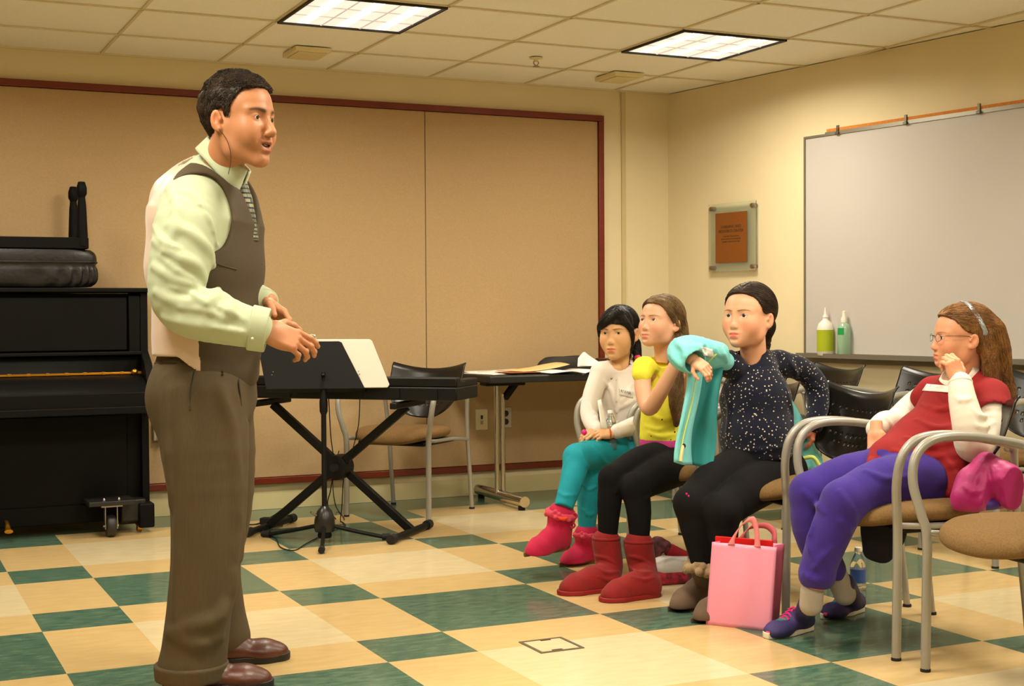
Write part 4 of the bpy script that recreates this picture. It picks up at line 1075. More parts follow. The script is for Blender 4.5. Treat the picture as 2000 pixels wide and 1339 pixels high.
for p in ([(312, 500, 3.80), (345, 528, 3.775), (378, 545, 3.785)], [(330, 560, 3.79), (372, 572, 3.775), (412, 600, 3.80)], [(350, 600, 3.79), (400, 606, 3.775), (440, 622, 3.80)], [(392, 400, 3.84), (412, 440, 3.83), (424, 480, 3.86)], [(300, 440, 3.84), (318, 470, 3.80), (352, 486, 3.79)], [(430, 600, 3.80), (455, 612, 3.79), (478, 626, 3.80)], [(420, 640, 3.79), (450, 645, 3.785), (480, 650, 3.80)], [(345, 372, 3.86), (372, 380, 3.83), (398, 405, 3.83)]):
    f.ridge([tc(*q) for q in p], .0085, .010, .1)
f.plane(tc(400, 692), (0, 0, -1))
V, F = f.mesh(); V = relax(V, F, 1, .4)
shirt = mf.part('shirt', V, F, Mshirt)
# cuff
f = field_for([tc(475, 610, 3.8), tc(535, 680, 3.95)], .06, .003)
ca, cb = tc(488, 639, 3.86), tc(523, 645, 3.865)
f.cone(ca, cb, .0575, .0555, .0, flat=(nrm(np.cross(cb-ca, FW)), 1.12)); f.plane(cb, cb-ca); f.plane(ca, ca-cb)
f.cone(ca, cb+(cb-ca)*.6, .050, .046, .003, 's', flat=(nrm(np.cross(cb-ca, FW)), 1.12))
V, F = f.mesh(); cf_ = mf.part('cuff', V, F, Mshirt, parent=shirt)
f = field_for([tc(505, 560, 4.1), tc(530, 610, 4.25)], .05, .003); f.cone(tc(508, 588, 4.18), tc(519, 590, 4.155), .044, .042, .0); f.plane(tc(522, 591, 4.15), tc(530, 590, 4.13)-tc(510, 588, 4.18)); V, F = f.mesh(); mf.part('cuff', V, F, Mshirt, parent=shirt)
MB().sph(tc(493, 661, 3.805)-mf.base, .0045, 8).build('cuff_button', mat('button_cream', (226, 214, 170), .4), cf_)
# collar
NB = tc(438, 313, 4.10); nax = nrm(RT*.64+UP*.76-FW*.06); nrt = nrm(bl-nax*(bl@nax)); nfw = np.cross(nax, nrt)*-1
if nfw@bf < 0: nfw = -nfw
def col_pt(u, v):
    a = (u-.5)*2*math.pi*.97; ca, sa = math.cos(a), math.sin(a)     # a = 0 at the back of the neck
    front = (1-ca)/2; rad = .070+(.006+.010*front)*v
    drop = (.050+.030*front**4)*v
    return NB+nax*(.024-drop)-nfw*ca*rad*1.16+nrt*sa*rad*.98+nfw*(.010*v*front)-mf.base
MB().grid(col_pt, 56, 6).build('collar', Mshirt, shirt, solid=.004, angle=180)
# vest
f = field_for([tc(300, 300, 3.9), tc(520, 770, 3.9), tc(520, 300, 4.4), tc(300, 770, 4.4)], .04, .0048)
trunk(f, .012, True, .05)
# armholes
for S0, s in ((nearS, 1), (farS, -1)):
    a0 = S0+bl*s*.16+nax*0
    c0 = tc(381, 448, 4.0) if s > 0 else tc(430, 448, 4.25)
    f.cone(c0+bl*s*.02+UP*.040+bf*.045, c0+bl*s*.35+UP*.040+bf*.045, .080, .11, .01, 's', flat=(UP, 1.42))
    f.cone(c0+bl*s*.055-UP*.04-bf*.02, c0+bl*s*.3-UP*.04-bf*.02, .060, .09, .01, 's')
# neck and v opening
f.cone(NB-nax*.070, NB+nax*.10, .092, .120, .008, 's', flat=(nfw, 1.06))
vt = tc(468, 335); f.cone(vt+bf*.04, tc(498, 462)+bf*.05, .074, .006, .006, 's', flat=(bf, 2.2))
X, Y, Z = f.pts((slice(None),)*3)
c400 = tc(402, 690); fwdc = (X-c400[0])*bf[0]+(Y-c400[1])*bf[1]
hem = c400[2]-.004-np.clip(fwdc-.02, 0, .2)*.82
f.shell(((hem-Z)*.8).astype(np.float32))
V, F = f.mesh(); V = relax(V, F, 1, .4)
cen = V[F].mean(1)-tc(402, 500); fc_ = cen@bf; zz = V[F].mean(1)[:, 2]
side = (cen@bl) > 0
mi = (fc_ < np.where(zz > at(0, 420, 4.12)[2], .018, .080*side)).astype(int)
vest = mf.part('vest', V, F, [Mvest, Msatin], mi=mi)
mb = MB()
for q in ((506, 466), (511, 515), (514, 562), (513, 610), (510, 655)):
    p_ = f.hit(tc(q[0], q[1], 4.06))
    MB().sph(p_-mf.base-bf*.004, .0055, 8).build('vest_button', mat('button_dark', (30, 20, 16), .35), vest)
mb = MB().tube([q-mf.base for q in f.line([tc(425, 515, 3.945), tc(440, 520, 3.96), tc(462, 526, 3.99)], 3, .0018)], .0022, seg=6, n=1); mb.build('welt_pocket', Mvest, vest)
# tie
Mtie = mat('tie_cloth', (30, 34, 36), .5)
nt = Mtie.node_tree; ck = nt.nodes.new('ShaderNodeTexBrick'); tcn = nt.nodes.new('ShaderNodeTexCoord'); mpn = nt.nodes.new('ShaderNodeMapping'); mpn.inputs['Scale'].default_value = (1, 1, 1)
nt.links.new(tcn.outputs['UV'], mpn.inputs[0]); nt.links.new(mpn.outputs[0], ck.inputs['Vector'])
ck.inputs['Scale'].default_value = 1.; ck.inputs['Brick Width'].default_value = .30; ck.inputs['Row Height'].default_value = .060; ck.inputs['Mortar Size'].default_value = .011; ck.inputs['Mortar Smooth'].default_value = .0
ck.inputs['Color1'].default_value = (*lin((170, 168, 130)), 1); ck.inputs['Color2'].default_value = (*lin((44, 52, 60)), 1); ck.inputs['Mortar'].default_value = (*lin((16, 18, 20)), 1)
nt.links.new(ck.outputs['Color'], nt.nodes['Principled BSDF'].inputs['Base Color'])
tp = [tc(463, 338, 4.10), tc(474, 362, 4.10), tc(484, 400, 4.10), tc(490, 440, 4.10), tc(493, 470, 4.10)]
TPs = smooth_path(tp, 6); nT = len(TPs)
def tie_pt(u, v):
    i = min(nT-1, int(v*(nT-1))); p_ = TPs[i]; w = .026*(.75+.45*v) if v > .16 else .020
    return p_+bl*(u-.5)*w*2+bf*(.014*(1-(2*u-1)**2))-mf.base
mb = MB().grid(tie_pt, 10, nT-1); tie = mb.build('tie', Mtie, mf.e, solid=.003, angle=180)
me = tie.data; uv = me.uv_layers.new(name='UVMap'); vc = [(i/10, j/(nT-1)) for i in range(11) for j in range(nT)]
for l in me.loops: uv.data[l.index].uv = vc[l.vertex_index]
mb = MB().sph(tc(466, 346, 4.09)-mf.base, (.020, .020, .022), 12); mb.build('tie_knot', mat('knot', (34, 38, 40), .5, c2=(110, 110, 92), vs=120), tie)
# trousers
Cw = [(400, 705), (396, 765)]
f = field_for([tc(290, 690, 3.8), tc(500, 1345, 3.8), tc(500, 690, 4.5), tc(290, 1345, 4.5)], .06, .0062)
f.cone(tc(404, 708, 4.13), tc(400, 770, 4.13), .134, .146, .05, flat=(bl, 1.22))
f.ell(tc(361, 775, 4.07), (.100, .100, .118), .05); f.ell(tc(370, 775, 4.22), (.095, .095, .113), .05)
f.chain([tc(388, 780, 4.05), tc(398, 880, 4.03), tc(404, 990, 4.01), tc(400, 1100, 4.0), tc(388, 1200, 3.99), tc(380, 1270, 3.99), tc(374, 1312, 3.985)], [.132, .122, .104, .097, .092, .094, .100], .04, n=3)
f.chain([tc(408, 780, 4.24), tc(425, 880, 4.26), tc(436, 990, 4.28), tc(420, 1100, 4.30), tc(428, 1190, 4.31), tc(436, 1243, 4.31)], [.130, .115, .088, .078, .078, .084], .03, n=3)
for pth, r_ in (([(330, 735, 3.91), (328, 850, 3.9), (338, 985, 3.9)], .010), ([(480, 830, 3.9), (474, 950, 3.9), (470, 1090, 3.9)], .010), ([(345, 1245, 3.9), (390, 1258, 3.9), (428, 1245, 3.9)], .010), ([(352, 760, 3.91), (360, 900, 3.90), (352, 1050, 3.90), (345, 1200, 3.895)], .012), ([(430, 760, 3.93), (452, 850, 3.90), (462, 1000, 3.90), (450, 1150, 3.895)], .012), ([(330, 1235, 3.90), (372, 1222, 3.885), (420, 1210, 3.90), (445, 1180, 3.92)], .012), ([(425, 1240, 3.90), (438, 1190, 3.91), (452, 1150, 3.91), (456, 1120, 3.92)], .011)):
    f.ridge([tc(*q) for q in pth], r_*1.2, .030, .4)
f.plane(tc(374, 1322, 3.985), (0, 0, -1))
V, F = f.mesh()
zf = at(440, 1252, 4.31)[2]
ft = f; V = relax(V, F, 2, .4); trou = mf.part('trousers', V, F, Mtrou)
def hemring(c_, n_, r_, ax, nm='hem_cuff'):
    f = field_for([c_], .16, .0045); f.cone(c_-n_*.022, c_+n_*.022, r_, r_+.003, .0, flat=ax); f.plane(c_+n_*.020, n_); f.plane(c_-n_*.026, -n_)
    V, F = f.mesh(); V = relax(V, F, 1, .4); mf.part(nm, V, F, Mtrou, parent=trou)
hemring(tc(374, 1306, 3.985), UP, .1035, None); 
mb = MB()
for pth in ([(365, 697, 3.885), (340, 699, 3.90), (302, 703, 3.97)], [(365, 706, 3.885), (340, 709, 3.90), (302, 709, 3.97)]):
    mb.tube([q-mf.base for q in ft.line([tc(*q) for q in pth], 3, .0022)], .0020, seg=6, n=1)
mb.build('back_pocket', mat('seam_dark', (52, 42, 28), .8), trou)
mb = MB()
for pth in ([(384, 712, 3.9), (376, 745, 3.9), (372, 772, 3.9), (371, 800, 3.9)],): mb.tube([q-mf.base for q in ft.line([tc(*q) for q in pth], 3, .0022)], .0028, seg=6, n=1)
mb.build('side_pocket', MATS['seam_dark'], trou)
mb = MB()
for pth in ([(463, 716, 3.9), (467, 750, 3.9), (471, 792, 3.9)], [(434, 712, 3.9), (435, 722, 3.9), (435, 732, 3.9)]): mb.tube([q-mf.base for q in ft.line([tc(*q) for q in pth], 3, .0022)], .0030, seg=6, n=1)
mb.build('front_pleat', MATS['seam_dark'], trou)
# shoes
n0, n1 = onz(316, 1352), onz(522, 1340); 
shoe(mf, n0, n1, .315, Mlea, 'near_shoe'.replace('near_', ''), H=.085, W=.054, sole=.024, ms=Msole, moc=True)
n0, n1 = onz(372, 1300), onz(566, 1284)
shoe(mf, n0, n1, .305, Mlea, 'shoe', H=.080, W=.052, sole=.024, ms=Msole, moc=True)
# body under the clothes
limb(mf, [tc(405, 400), tc(402, 520), tc(402, 640), tc(398, 740)], [.10, .11, .11, .12], man_skin, .012)
limb(mf, [nearS, tc(342, 560, 3.88), nearE, tc(430, 625, 3.86), nearW], [.05, .048, .042, .040, .030], man_skin, .006)
limb(mf, [farS, farE, farW], [.05, .042, .030], man_skin, .006)
limb(mf, [tc(388, 780, 4.05), tc(404, 1000, 4.01), tc(376, 1290, 3.99)], [.085, .06, .042], man_skin, .012)
limb(mf, [tc(408, 780, 4.24), tc(434, 990, 4.28), tc(420, 1100, 4.30), tc(428, 1190, 4.31), tc(436, 1250, 4.31)], [.080, .055, .045, .040, .036], man_skin, .01)
# head
hf = RT*math.cos(R(27))-FW*math.sin(R(27))+UP*.0
T, HB = make_head(mf, at(467, 235, 4.03), hf, nrm(UP+RT*.03), 1.10, man_skin, (160, 88, 70), child=0., lips=.82, brow=(44, 30, 22), iris=(58, 40, 26), cheek=.2, fl=1.14, fu=.97, fb=.98, jaw=1.08, stubble=.5, mouth_open=.75, mw=1.25, smile=.0055, face_w=.93, h=.0021, neck=tc(424, 336, 4.11), look=(0, -.1), nose=1.05, browt=1.7, eye=1.0)
Mhair = hair_mat('dark_curly_hair', (62, 46, 30), (26, 18, 12), .3, .5)
line = [(-.13, -.082), (-.085, -.078), (-.045, -.052), (-.030, -.010), (-.018, .022), (.006, .026), (.010, .0), (.019, -.006), (.026, .030), (.042, .056), (.056, .076), (.085, .084), (.14, .088)]
lump = lambda X, Y, Z: .0032*np.sin(X*95+3*np.sin(Y*60))*np.sin(Y*88+2*np.sin(Z*70))*np.sin(Z*92+X*40)
hair_o, HV, HF = hair_cap(mf, T, Mhair, line, grow=(.0800, .0995, .0970), disp=lump, h=.0023)
def mcomb(p):
    if p[2] > .075: return (.35*math.sin(p[0]*70), .5+math.sin(p[1]*60)*.8, .2)
    if p[1] > .0: return (0, -.7, -.6)
    return (0, -.45, -1)
fur(mf, 'hair_locks', HV, HF, T, Mhair, 5200, mcomb, lambda p: .032 if p[2] > .08 else .022, .0008, lift=.25, wave=lambda p: .0030 if p[2] > .085 and p[1] > -.02 else .0006, freq=1.9, seed=4, parent=hair_o)
MB().tube([T(np.array(q))-mf.base for q in ((.085, .002, -.030), (.078, .018, -.050), (.070, .026, -.078), (.063, .022, -.104), (.060, .012, -.13))], .0011, seg=5).build('earpiece_wire', mat('wire_brown', (70, 44, 32), .5), mf.e)
# hands
make_hand(mf, tc(524, 645, 3.865), nrm(RT*.86-UP*.34+FW*.22), nrm(-FW*.80+UP*.52+RT*.12), -1, L=.190, curl=(.30, .42, .52, .62), thumb=.35, thumb_in=1.0, skin=man_skin, spread=.12, wr=.030)
make_hand(mf, tc(521, 592, 4.15), nrm(RT*.80-UP*.52-FW*.35), nrm(UP*.72+RT*.35+FW*.55), 1, L=.175, curl=(.40, .45, .45, .5), thumb=.5, thumb_in=.8, skin=man_skin, spread=.1, wr=.028)
mf.finish(Mskin)
# ------------------------------------------------------------------ the four girls
def cross_left(f): return nrm(np.cross(UP, f))
# ---- girl in the white cardigan
sk1 = (222, 172, 126)
A = at
g = Fig('person', at(1210, 1060, 5.95), 'person in white cardigan, turquoise trousers and pink boots, sitting cross-legged', 'person')
bf1 = nrm(-RT*.5-FW*.87); bl1 = nrm(np.cross(bf1, UP))
Mcard = mat('white_cardigan', (232, 222, 216), .9, bump=.25, bs=420, sheen=.08)
def b1(f):
    f.cone(A(1212, 728, 6.12), A(1214, 775, 6.12), .060, .078, .03, flat=(bl1, 1.25)); f.cone(A(1214, 775, 6.12), A(1224, 850, 6.14), .078, .088, .03, flat=(bl1, 1.2))
    for px, d in ((1174, 6.08), (1250, 6.15)): f.cone(A(1212, 712, 6.11), A(px, 724, d), .030, .040, .03)
    f.chain([A(1172, 728, 6.08), A(1158, 768, 6.04), A(1150, 805, 6.0), A(1158, 830, 5.95), A(1166, 838, 5.92)], [.043, .042, .038, .034, .030], .02, n=3)
    f.chain([A(1252, 728, 6.15), A(1266, 775, 6.12), A(1266, 815, 6.05), A(1235, 832, 5.96), A(1204, 842, 5.90)], [.044, .044, .042, .038, .032], .02, n=3)
    for p in ([(1180, 745, 6.0), (1195, 765, 6.0), (1200, 790, 6.0)], [(1235, 750, 6.0), (1220, 775, 6.0), (1205, 800, 6.0)], [(1240, 780, 6.0), (1222, 790, 6.0), (1203, 800, 6.0)], [(1245, 770, 6.0), (1230, 765, 6.0), (1212, 770, 6.0)], [(1152, 790, 5.95), (1160, 806, 5.93), (1172, 812, 5.93)], [(1225, 822, 5.9), (1240, 838, 5.9), (1236, 850, 5.92)], [(1208, 740, 6.0), (1206, 790, 6.0), (1204, 835, 6.0)]): f.ridge([A(*q) for q in p], .0075, .012, .15)
    f.cone(A(1210, 708, 6.09), A(1210, 690, 6.09), .044, .06, .004, 's')
g1c, f1 = garment(g, 'cardigan', Mcard, [A(1130, 680, 5.85), A(1300, 880, 6.3), A(1130, 880, 6.3), A(1300, 680, 5.85)], .05, .0042, b1, keepf=True)
for y in (742, 762, 783, 804): MB().sph(f1.hit(A(1204, y, 6.0))-g.base, .0045, 8).build('cardigan_button', mat('pearl', (206, 196, 186), .3), g1c)
mb = MB().tube([f1.hit(A(*q))-g.base for q in ((1193, 712, 6.0), (1192, 725, 6.0), (1196, 737, 6.0))], .0012, seg=5); mb.sph(f1.hit(A(1194, 738, 6.0))-g.base, .006, 8); mb.build('necklace', mat('chain_metal', (150, 140, 120), .3, .8), g.e)
tg = MB().grid(lambda u, v: f1.hit(A(1210+27*u, 756+7*u+15*v, 6.0))+bf1*.003-g.base, 6, 4); tg = tg.build('name_sticker', mat('sticker', (222, 214, 206), .4), g.e, solid=.0006)
mb = MB()
for k in range(5): mb.tube([f1.hit(A(1214+4*k, 765+k*1.0, 6.0))+bf1*.005-g.base, f1.hit(A(1215+4*k, 760+k*1.0, 6.0))+bf1*.005-g.base, f1.hit(A(1217+4*k, 766+k, 6.0))+bf1*.005-g.base], .0011, seg=4, n=2)
mb.build('handwriting', mat('pen_grey', (110, 112, 116), .6), tg)
Mteal = mat('turquoise_denim', (0, 150, 168), .8, bump=.2, bs=700, var=.06, vs=30)
def b1l(f):
    f.cone(A(1228, 868, 6.15), A(1245, 885, 6.16), .088, .090, .03, flat=(bl1, 1.15))
    f.chain([A(1245, 905, 6.18), A(1205, 915, 6.05), A(1152, 930, 5.92)], [.078, .070, .055], .02, n=3)
    f.chain([A(1152, 930, 5.92), A(1149, 970, 5.92), A(1146, 1032, 5.93)], [.055, .049, .037], .02, n=3)
    f.chain([A(1238, 884, 6.10), A(1180, 882, 5.94), A(1127, 893, 5.81)], [.080, .070, .057], .015, n=3)
    f.chain([A(1127, 893, 5.81), A(1118, 935, 5.76), A(1102, 986, 5.71)], [.057, .050, .040], .015, n=3)
    f.plane(A(1101, 992, 5.71), A(1101, 992, 5.71)-A(1116, 940, 5.76))
    for p in ([(1135, 880, 5.7), (1142, 900, 5.7), (1150, 915, 5.7)], [(1112, 880, 5.7), (1108, 900, 5.7), (1104, 910, 5.7)], [(1090, 960, 5.65), (1105, 968, 5.65), (1125, 965, 5.65)], [(1140, 995, 5.8), (1150, 1005, 5.8), (1160, 1002, 5.8)], [(1135, 945, 5.8), (1150, 955, 5.8), (1164, 950, 5.8)], [(1160, 872, 5.8), (1180, 900, 5.8), (1195, 908, 5.9)]): f.ridge([A(*q) for q in p], .006, .010, .1)
garment(g, 'trousers', Mteal, [A(1080, 850, 5.6), A(1290, 1040, 6.3), A(1080, 1040, 6.3), A(1290, 850, 5.6)], .06, .0042, b1l)
Mpk = mat('magenta_suede', (190, 10, 66), .85, var=.08, vs=20, sheen=.08, bump=.2, bs=300); Mpkf = mat('pink_fleece', (226, 70, 100), .95, bump=1., bs=260, sheen=.08); Mgum = mat('gum_sole', (120, 92, 52), .7)
def ring(fig, name, c, ax, r, w, m, parent, k=.0, fl=1.):
    'a fluffy or folded cuff round a shaft'
    ax = nrm(ax); u = nrm(np.cross(ax, FW)); v = np.cross(ax, u); P = [np.array(c)+(u*math.cos(a)+v*math.sin(a))*r for a in np.linspace(0, 6.2832, 25)]
    f = field_for(P, w*1.8, .0032); f.chain(P, [w]*25, .004)
    if k: rs = np.random.RandomState(3); [f.ell(P[i % 25]+rs.normal(0, w*.45, 3), (w*k,)*3, .004) for i in range(60)]
    V, F = f.mesh(); return fig.part(name, V, F, m, parent=parent)
def boot(fig, heel, toe, L, m, ms, top, rtop, H=.06, W=.040, mid=None, rmid=None, up=(0, 0, 1), name='boot', wr=()):
    sh = [(mid, rmid)] if mid is not None else []
    o, P = shoe(fig, heel, toe, L, m, name, wr_=wr, H=H, W=W, sole=.018, shaft=sh+[(np.array(top), rtop)], up=up, ms=ms, tall=1.45, rim=.0025)
    return o, P
h1, t1 = A(1102, 1064, 5.78), A(1022, 1094, 5.60)
o, P = boot(g, h1, t1, .215, Mpk, Mgum, A(1096, 1004, 5.73), .056, H=.09, W=.050, up=UP+RT*.25)
ring(g, 'fleece_cuff', A(1096, 1003, 5.73), UP+RT*.2-FW*.1, .052, .014, Mpkf, o, .7)
for k, q in enumerate(((1124, 1008, 5.74), (1120, 1026, 5.74))): MB().tube([A(q[0]-8, q[1], 5.70)-g.base, A(q[0]-2, q[1]-6, 5.70)-g.base, A(q[0]+3, q[1]-1, 5.70)-g.base, A(q[0]-1, q[1]+4, 5.70)-g.base, A(q[0]-8, q[1]+1, 5.70)-g.base], .0042, seg=6).build('bow', Mpk, o)
h2, t2 = onz(1163, 1094), onz(1097, 1108)
t2 = h2+nrm(t2-h2)*.2
o, P = boot(g, h2, t2, .205, Mpk, Mgum, A(1146, 1044, 5.93), .054, H=.085, W=.048)
ring(g, 'fleece_cuff', A(1146, 1042, 5.93), UP, .048, .010, Mpkf, o, .7)
limb(g, [A(1212, 740, 6.12), A(1224, 850, 6.14), A(1235, 885, 6.12), A(1127, 893, 5.82), A(1104, 980, 5.715)], [.04, .05, .045, .035, .026], sk1, .01)
limb(g, [A(1104, 975, 5.715), A(1098, 1010, 5.73), A(1100, 1040, 5.75)], [.030, .030, .030], sk1, .004)
MB().tube([A(1085, 1006, 5.68)-g.base, A(1098, 1013, 5.66)-g.base, A(1111, 1010, 5.68)-g.base], .007, seg=8).build('orange_sock', mat('orange_sock', (240, 70, 30), .8), g.e)
T, HB = make_head(g, A(1209, 648, 6.10), -RT*math.sin(R(27))-FW*math.cos(R(27))-UP*.03, UP, 1.0, sk1, (204, 112, 84), child=1., brow=(60, 40, 28), iris=(34, 22, 16), cheek=.3, fl=1.18, fu=.86, neck=A(1214, 730, 6.12), look=(-.12, .1), nose=.2, eye=1.0, h=.0024, face_w=1.04, lips=.72, browt=.75)
Mblk = hair_mat('black_hair', (26, 19, 16), (12, 9, 8), .3, .5)
l1 = [(-.13, -.085), (-.06, -.080), (-.045, -.050), (-.034, .010), (.0, .022), (.020, .004), (.040, .018), (.060, .038), (.085, .044), (.14, .048)]
def ex1(f):
    f.chain([(-.030, .070, .105), (.005, .090, .078), (.040, .086, .046), (.064, .060, .022), (.074, .040, -.01)], [.018, .020, .018, .013, .008], .014, n=4)   # swept fringe
    f.chain([(-.020, .078, .098), (.015, .096, .062), (.048, .084, .030)], [.014, .014, .010], .012, n=4)
    f.chain([(-.030, .074, .095), (-.058, .068, .052), (-.074, .045, .015), (-.077, .030, -.02)], [.016, .015, .011, .007], .012, n=4)
    f.chain([(-.072, .030, .02), (-.076, .026, -.03), (-.068, .03, -.07), (-.060, .03, -.10)], [.008, .006, .004, .002], .006, n=4)
    f.chain([(-.050, -.06, -.05), (-.068, -.04, -.085), (-.070, -.030, -.13), (-.066, -.03, -.18)], [.026, .018, .018, .008], .012, n=4)
hair_o, HV, HF = hair_cap(g, T, Mblk, l1, grow=(.0810, .102, .100), extra=ex1, part_x=-.004, h=.003)
fur(g, 'hair_locks', HV, HF, T, Mblk, 1300, lambda p: (np.sign(p[0]+.004)*.8, .35 if p[1] > .02 else -.3, -1.), .06, .0011, lift=.03, wave=.0004, seed=2, parent=hair_o, jit=.08)
MB().sph(T((-.076, -.026, -.098))-g.base, .016, 10).sph(T((-.082, -.022, -.108))-g.base, .010, 8).build('hair_tie', mat('pink_bobble', (226, 60, 110), .4), g.e)
make_hand(g, A(1171, 841, 5.91), nrm(-RT*.75-UP*.10-FW*.55), nrm(UP*.8-FW*.55), -1, L=.130, curl=(.5, .5, .5, .5), thumb=.3, skin=sk1, wr=.024)
make_hand(g, A(1197, 844, 5.89), nrm(-RT*.92-UP*.05-FW*.3), nrm(-FW*.62+UP*.72), 1, L=.135, curl=(.35, .4, .45, .5), thumb=.3, skin=sk1, wr=.025)
MB().sph(A(1141, 844, 5.79)-g.base, (.012, .012, .013), 10).build('pink_ring', mat('hot_pink', (240, 30, 130), .35), g.e)
MB().tube([A(1190, 833, 5.87)-g.base, A(1193, 845, 5.855)-g.base, A(1192, 857, 5.875)-g.base], .0035, seg=6).build('red_bracelet', mat('coral', (220, 90, 60), .5), g.e)
limb(g, [A(1168, 838, 5.92), A(1152, 805, 6.0), A(1172, 730, 6.08), A(1212, 722, 6.12), A(1252, 730, 6.15), A(1266, 812, 6.06), A(1204, 843, 5.90)], [.022, .028, .032, .045, .032, .028, .022], sk1, .008)
g.finish(Mskin)
# bottle and paper in her lap
Mclear = mat('clear_plastic', (236, 242, 240), .03, trans=.95, spec=.6)
def bottle(key, p, tilt, label, m_lab, s=1., group=None):
    e = empty('water_bottle', tuple(p), 0, label, 'bottle', group); e.rotation_euler = tilt; e.scale = (s, s, s)
    MB().lathe([(.026, 0), (.031, .004), (.031, .03), (.029, .034), (.031, .04), (.031, .05), (.0295, .055), (.031, .06), (.031, .125), (.029, .14), (.020, .165), (.013, .178), (.012, .190)], seg=22).build('bottle_body', Mclear, e)
    MB().lathe([(.0316, .065), (.0316, .118)], seg=22).build('label_wrap', m_lab, e)
    MB().lathe([(.0145, .186), (.0145, .200), (.013, .202)], seg=16).build('cap', mat('cap_white', (236, 236, 232), .4), e)
    return e
bottle('lap', A(1193, 852, 5.90)+UP*-.06, (R(-8), R(4), 0), 'small water bottle with green label held in the lap of the person in the cardigan', mat('green_label2', (40, 150, 90), .4), .85)
pc = [A(1167, 782, 5.93), A(1174, 779, 5.94), A(1188, 838, 5.89), A(1174, 836, 5.88)]
mb = MB().grid(lambda u, v: (pc[0]*(1-u)+pc[1]*u)*(1-v)+(pc[3]*(1-u)+pc[2]*u)*v, 3, 4)
o = mb.build('paper_slip', Mpap, solid=.001); tag(settle(o), 'folded white paper slip held upright by the person in the cardigan', 'paper')

# ---- girl in the yellow top
sk2 = (226, 172, 138)
g = Fig('person', at(1270, 1130, 5.5), 'person in yellow top, black leggings and red boots, chin raised', 'person')
bf2 = nrm(-RT*.62-FW*.78); bl2 = nrm(np.cross(bf2, UP))
Myel = mat('yellow_jersey', (238, 230, 62), .85, var=.05, vs=30, bump=.2, bs=500)
def b2(f):
    f.cone(A(1296, 722, 5.78), A(1292, 775, 5.76), .058, .074, .03, flat=(bl2, 1.25)); f.cone(A(1292, 775, 5.76), A(1292, 850, 5.74), .074, .082, .03, flat=(bl2, 1.15))
    for px, d, rr in ((1256, 5.70, .040), (1338, 5.86, .040)): f.cone(A(1298, 706, 5.78), A(px, 716, d), .030, rr, .03)
    f.chain([A(1258, 718, 5.70), A(1254, 730, 5.68)], [.040, .041], .02); f.plane(A(1249, 742, 5.68), (A(1249, 742, 5.68)-A(1258, 712, 5.70)), .004) if 0 else None
    for p in ([(1262, 740, 5.6), (1275, 770, 5.6), (1280, 800, 5.6)], [(1268, 845, 5.6), (1290, 852, 5.6), (1318, 846, 5.6)], [(1275, 812, 5.6), (1295, 820, 5.6), (1318, 815, 5.6)], [(1280, 720, 5.6), (1300, 745, 5.6), (1315, 760, 5.6)], [(1262, 832, 5.6), (1285, 838, 5.6), (1310, 832, 5.6)]): f.ridge([A(*q) for q in p], .0075, .012, .15)
    f.cone(A(1292, 696, 5.73), A(1286, 664, 5.70), .045, .07, .004, 's'); f.plane(A(1292, 862, 5.74), (0, 0, -1))
top2, f2 = garment(g, 'yellow_top', Myel, [A(1235, 690, 5.55), A(1360, 880, 5.95), A(1235, 880, 5.95), A(1360, 690, 5.55)], .05, .004, b2, keepf=True)
mb = MB(); rs = np.random.RandomState(8)
for q in ((1293, 819), (1318, 843), (1272, 851), (1300, 760), (1278, 780), (1325, 800), (1310, 858), (1268, 800)): mb.sph(f2.hit(A(q[0], q[1], 5.6))-g.base, .0038, 6)
mb.build('small_studs', mat('stud_dark', (40, 36, 30), .5), top2)
garment(g, 'pink_undershirt', mat('pink_cotton', (196, 60, 130), .85), [A(1255, 850, 5.6), A(1340, 885, 5.9)], .08, .0045, lambda f: (f.cone(A(1292, 845, 5.74), A(1292, 864, 5.74), .080, .0815, .01, flat=(bl2, 1.15)), f.plane(A(1292, 872, 5.74), (0, 0, -1)), f.plane(A(1292, 855, 5.74), (0, 0, 1))))
Mlegg = mat('black_leggings', (20, 18, 19), .9, spec=.15, bump=.15, bs=500, var=.1, vs=12)
def b2l(f):
    f.cone(A(1300, 872, 5.78), A(1318, 888, 5.80), .082, .090, .03, flat=(bl2, 1.1))
    f.chain([A(1302, 893, 5.74), A(1250, 905, 5.58), A(1196, 934, 5.42)], [.076, .068, .053], .015, n=3)
    f.chain([A(1196, 934, 5.42), A(1190, 985, 5.42), A(1186, 1068, 5.43)], [.053, .047, .034], .015, n=3)
    f.chain([A(1340, 905, 5.78), A(1290, 925, 5.56), A(1240, 952, 5.38)], [.082, .074, .056], .015, n=3)
    f.chain([A(1240, 952, 5.38), A(1248, 1000, 5.37), A(1249, 1070, 5.37)], [.056, .048, .035], .015, n=3)
    for p in ([(1215, 935, 5.3), (1208, 952, 5.3), (1200, 965, 5.3)], [(1262, 950, 5.3), (1268, 965, 5.3), (1262, 975, 5.3)]): f.ridge([A(*q) for q in p], .006, .010, .1)
garment(g, 'leggings', Mlegg, [A(1150, 850, 5.2), A(1390, 1075, 5.95), A(1150, 1075, 5.95), A(1390, 850, 5.2)], .05, .0045, b2l)
Mrb = mat('red_suede', (134, 8, 8), .85, var=.12, vs=22, sheen=.08, bump=.25, bs=220)
Mrs = mat('red_rubber', (140, 14, 18), .6)
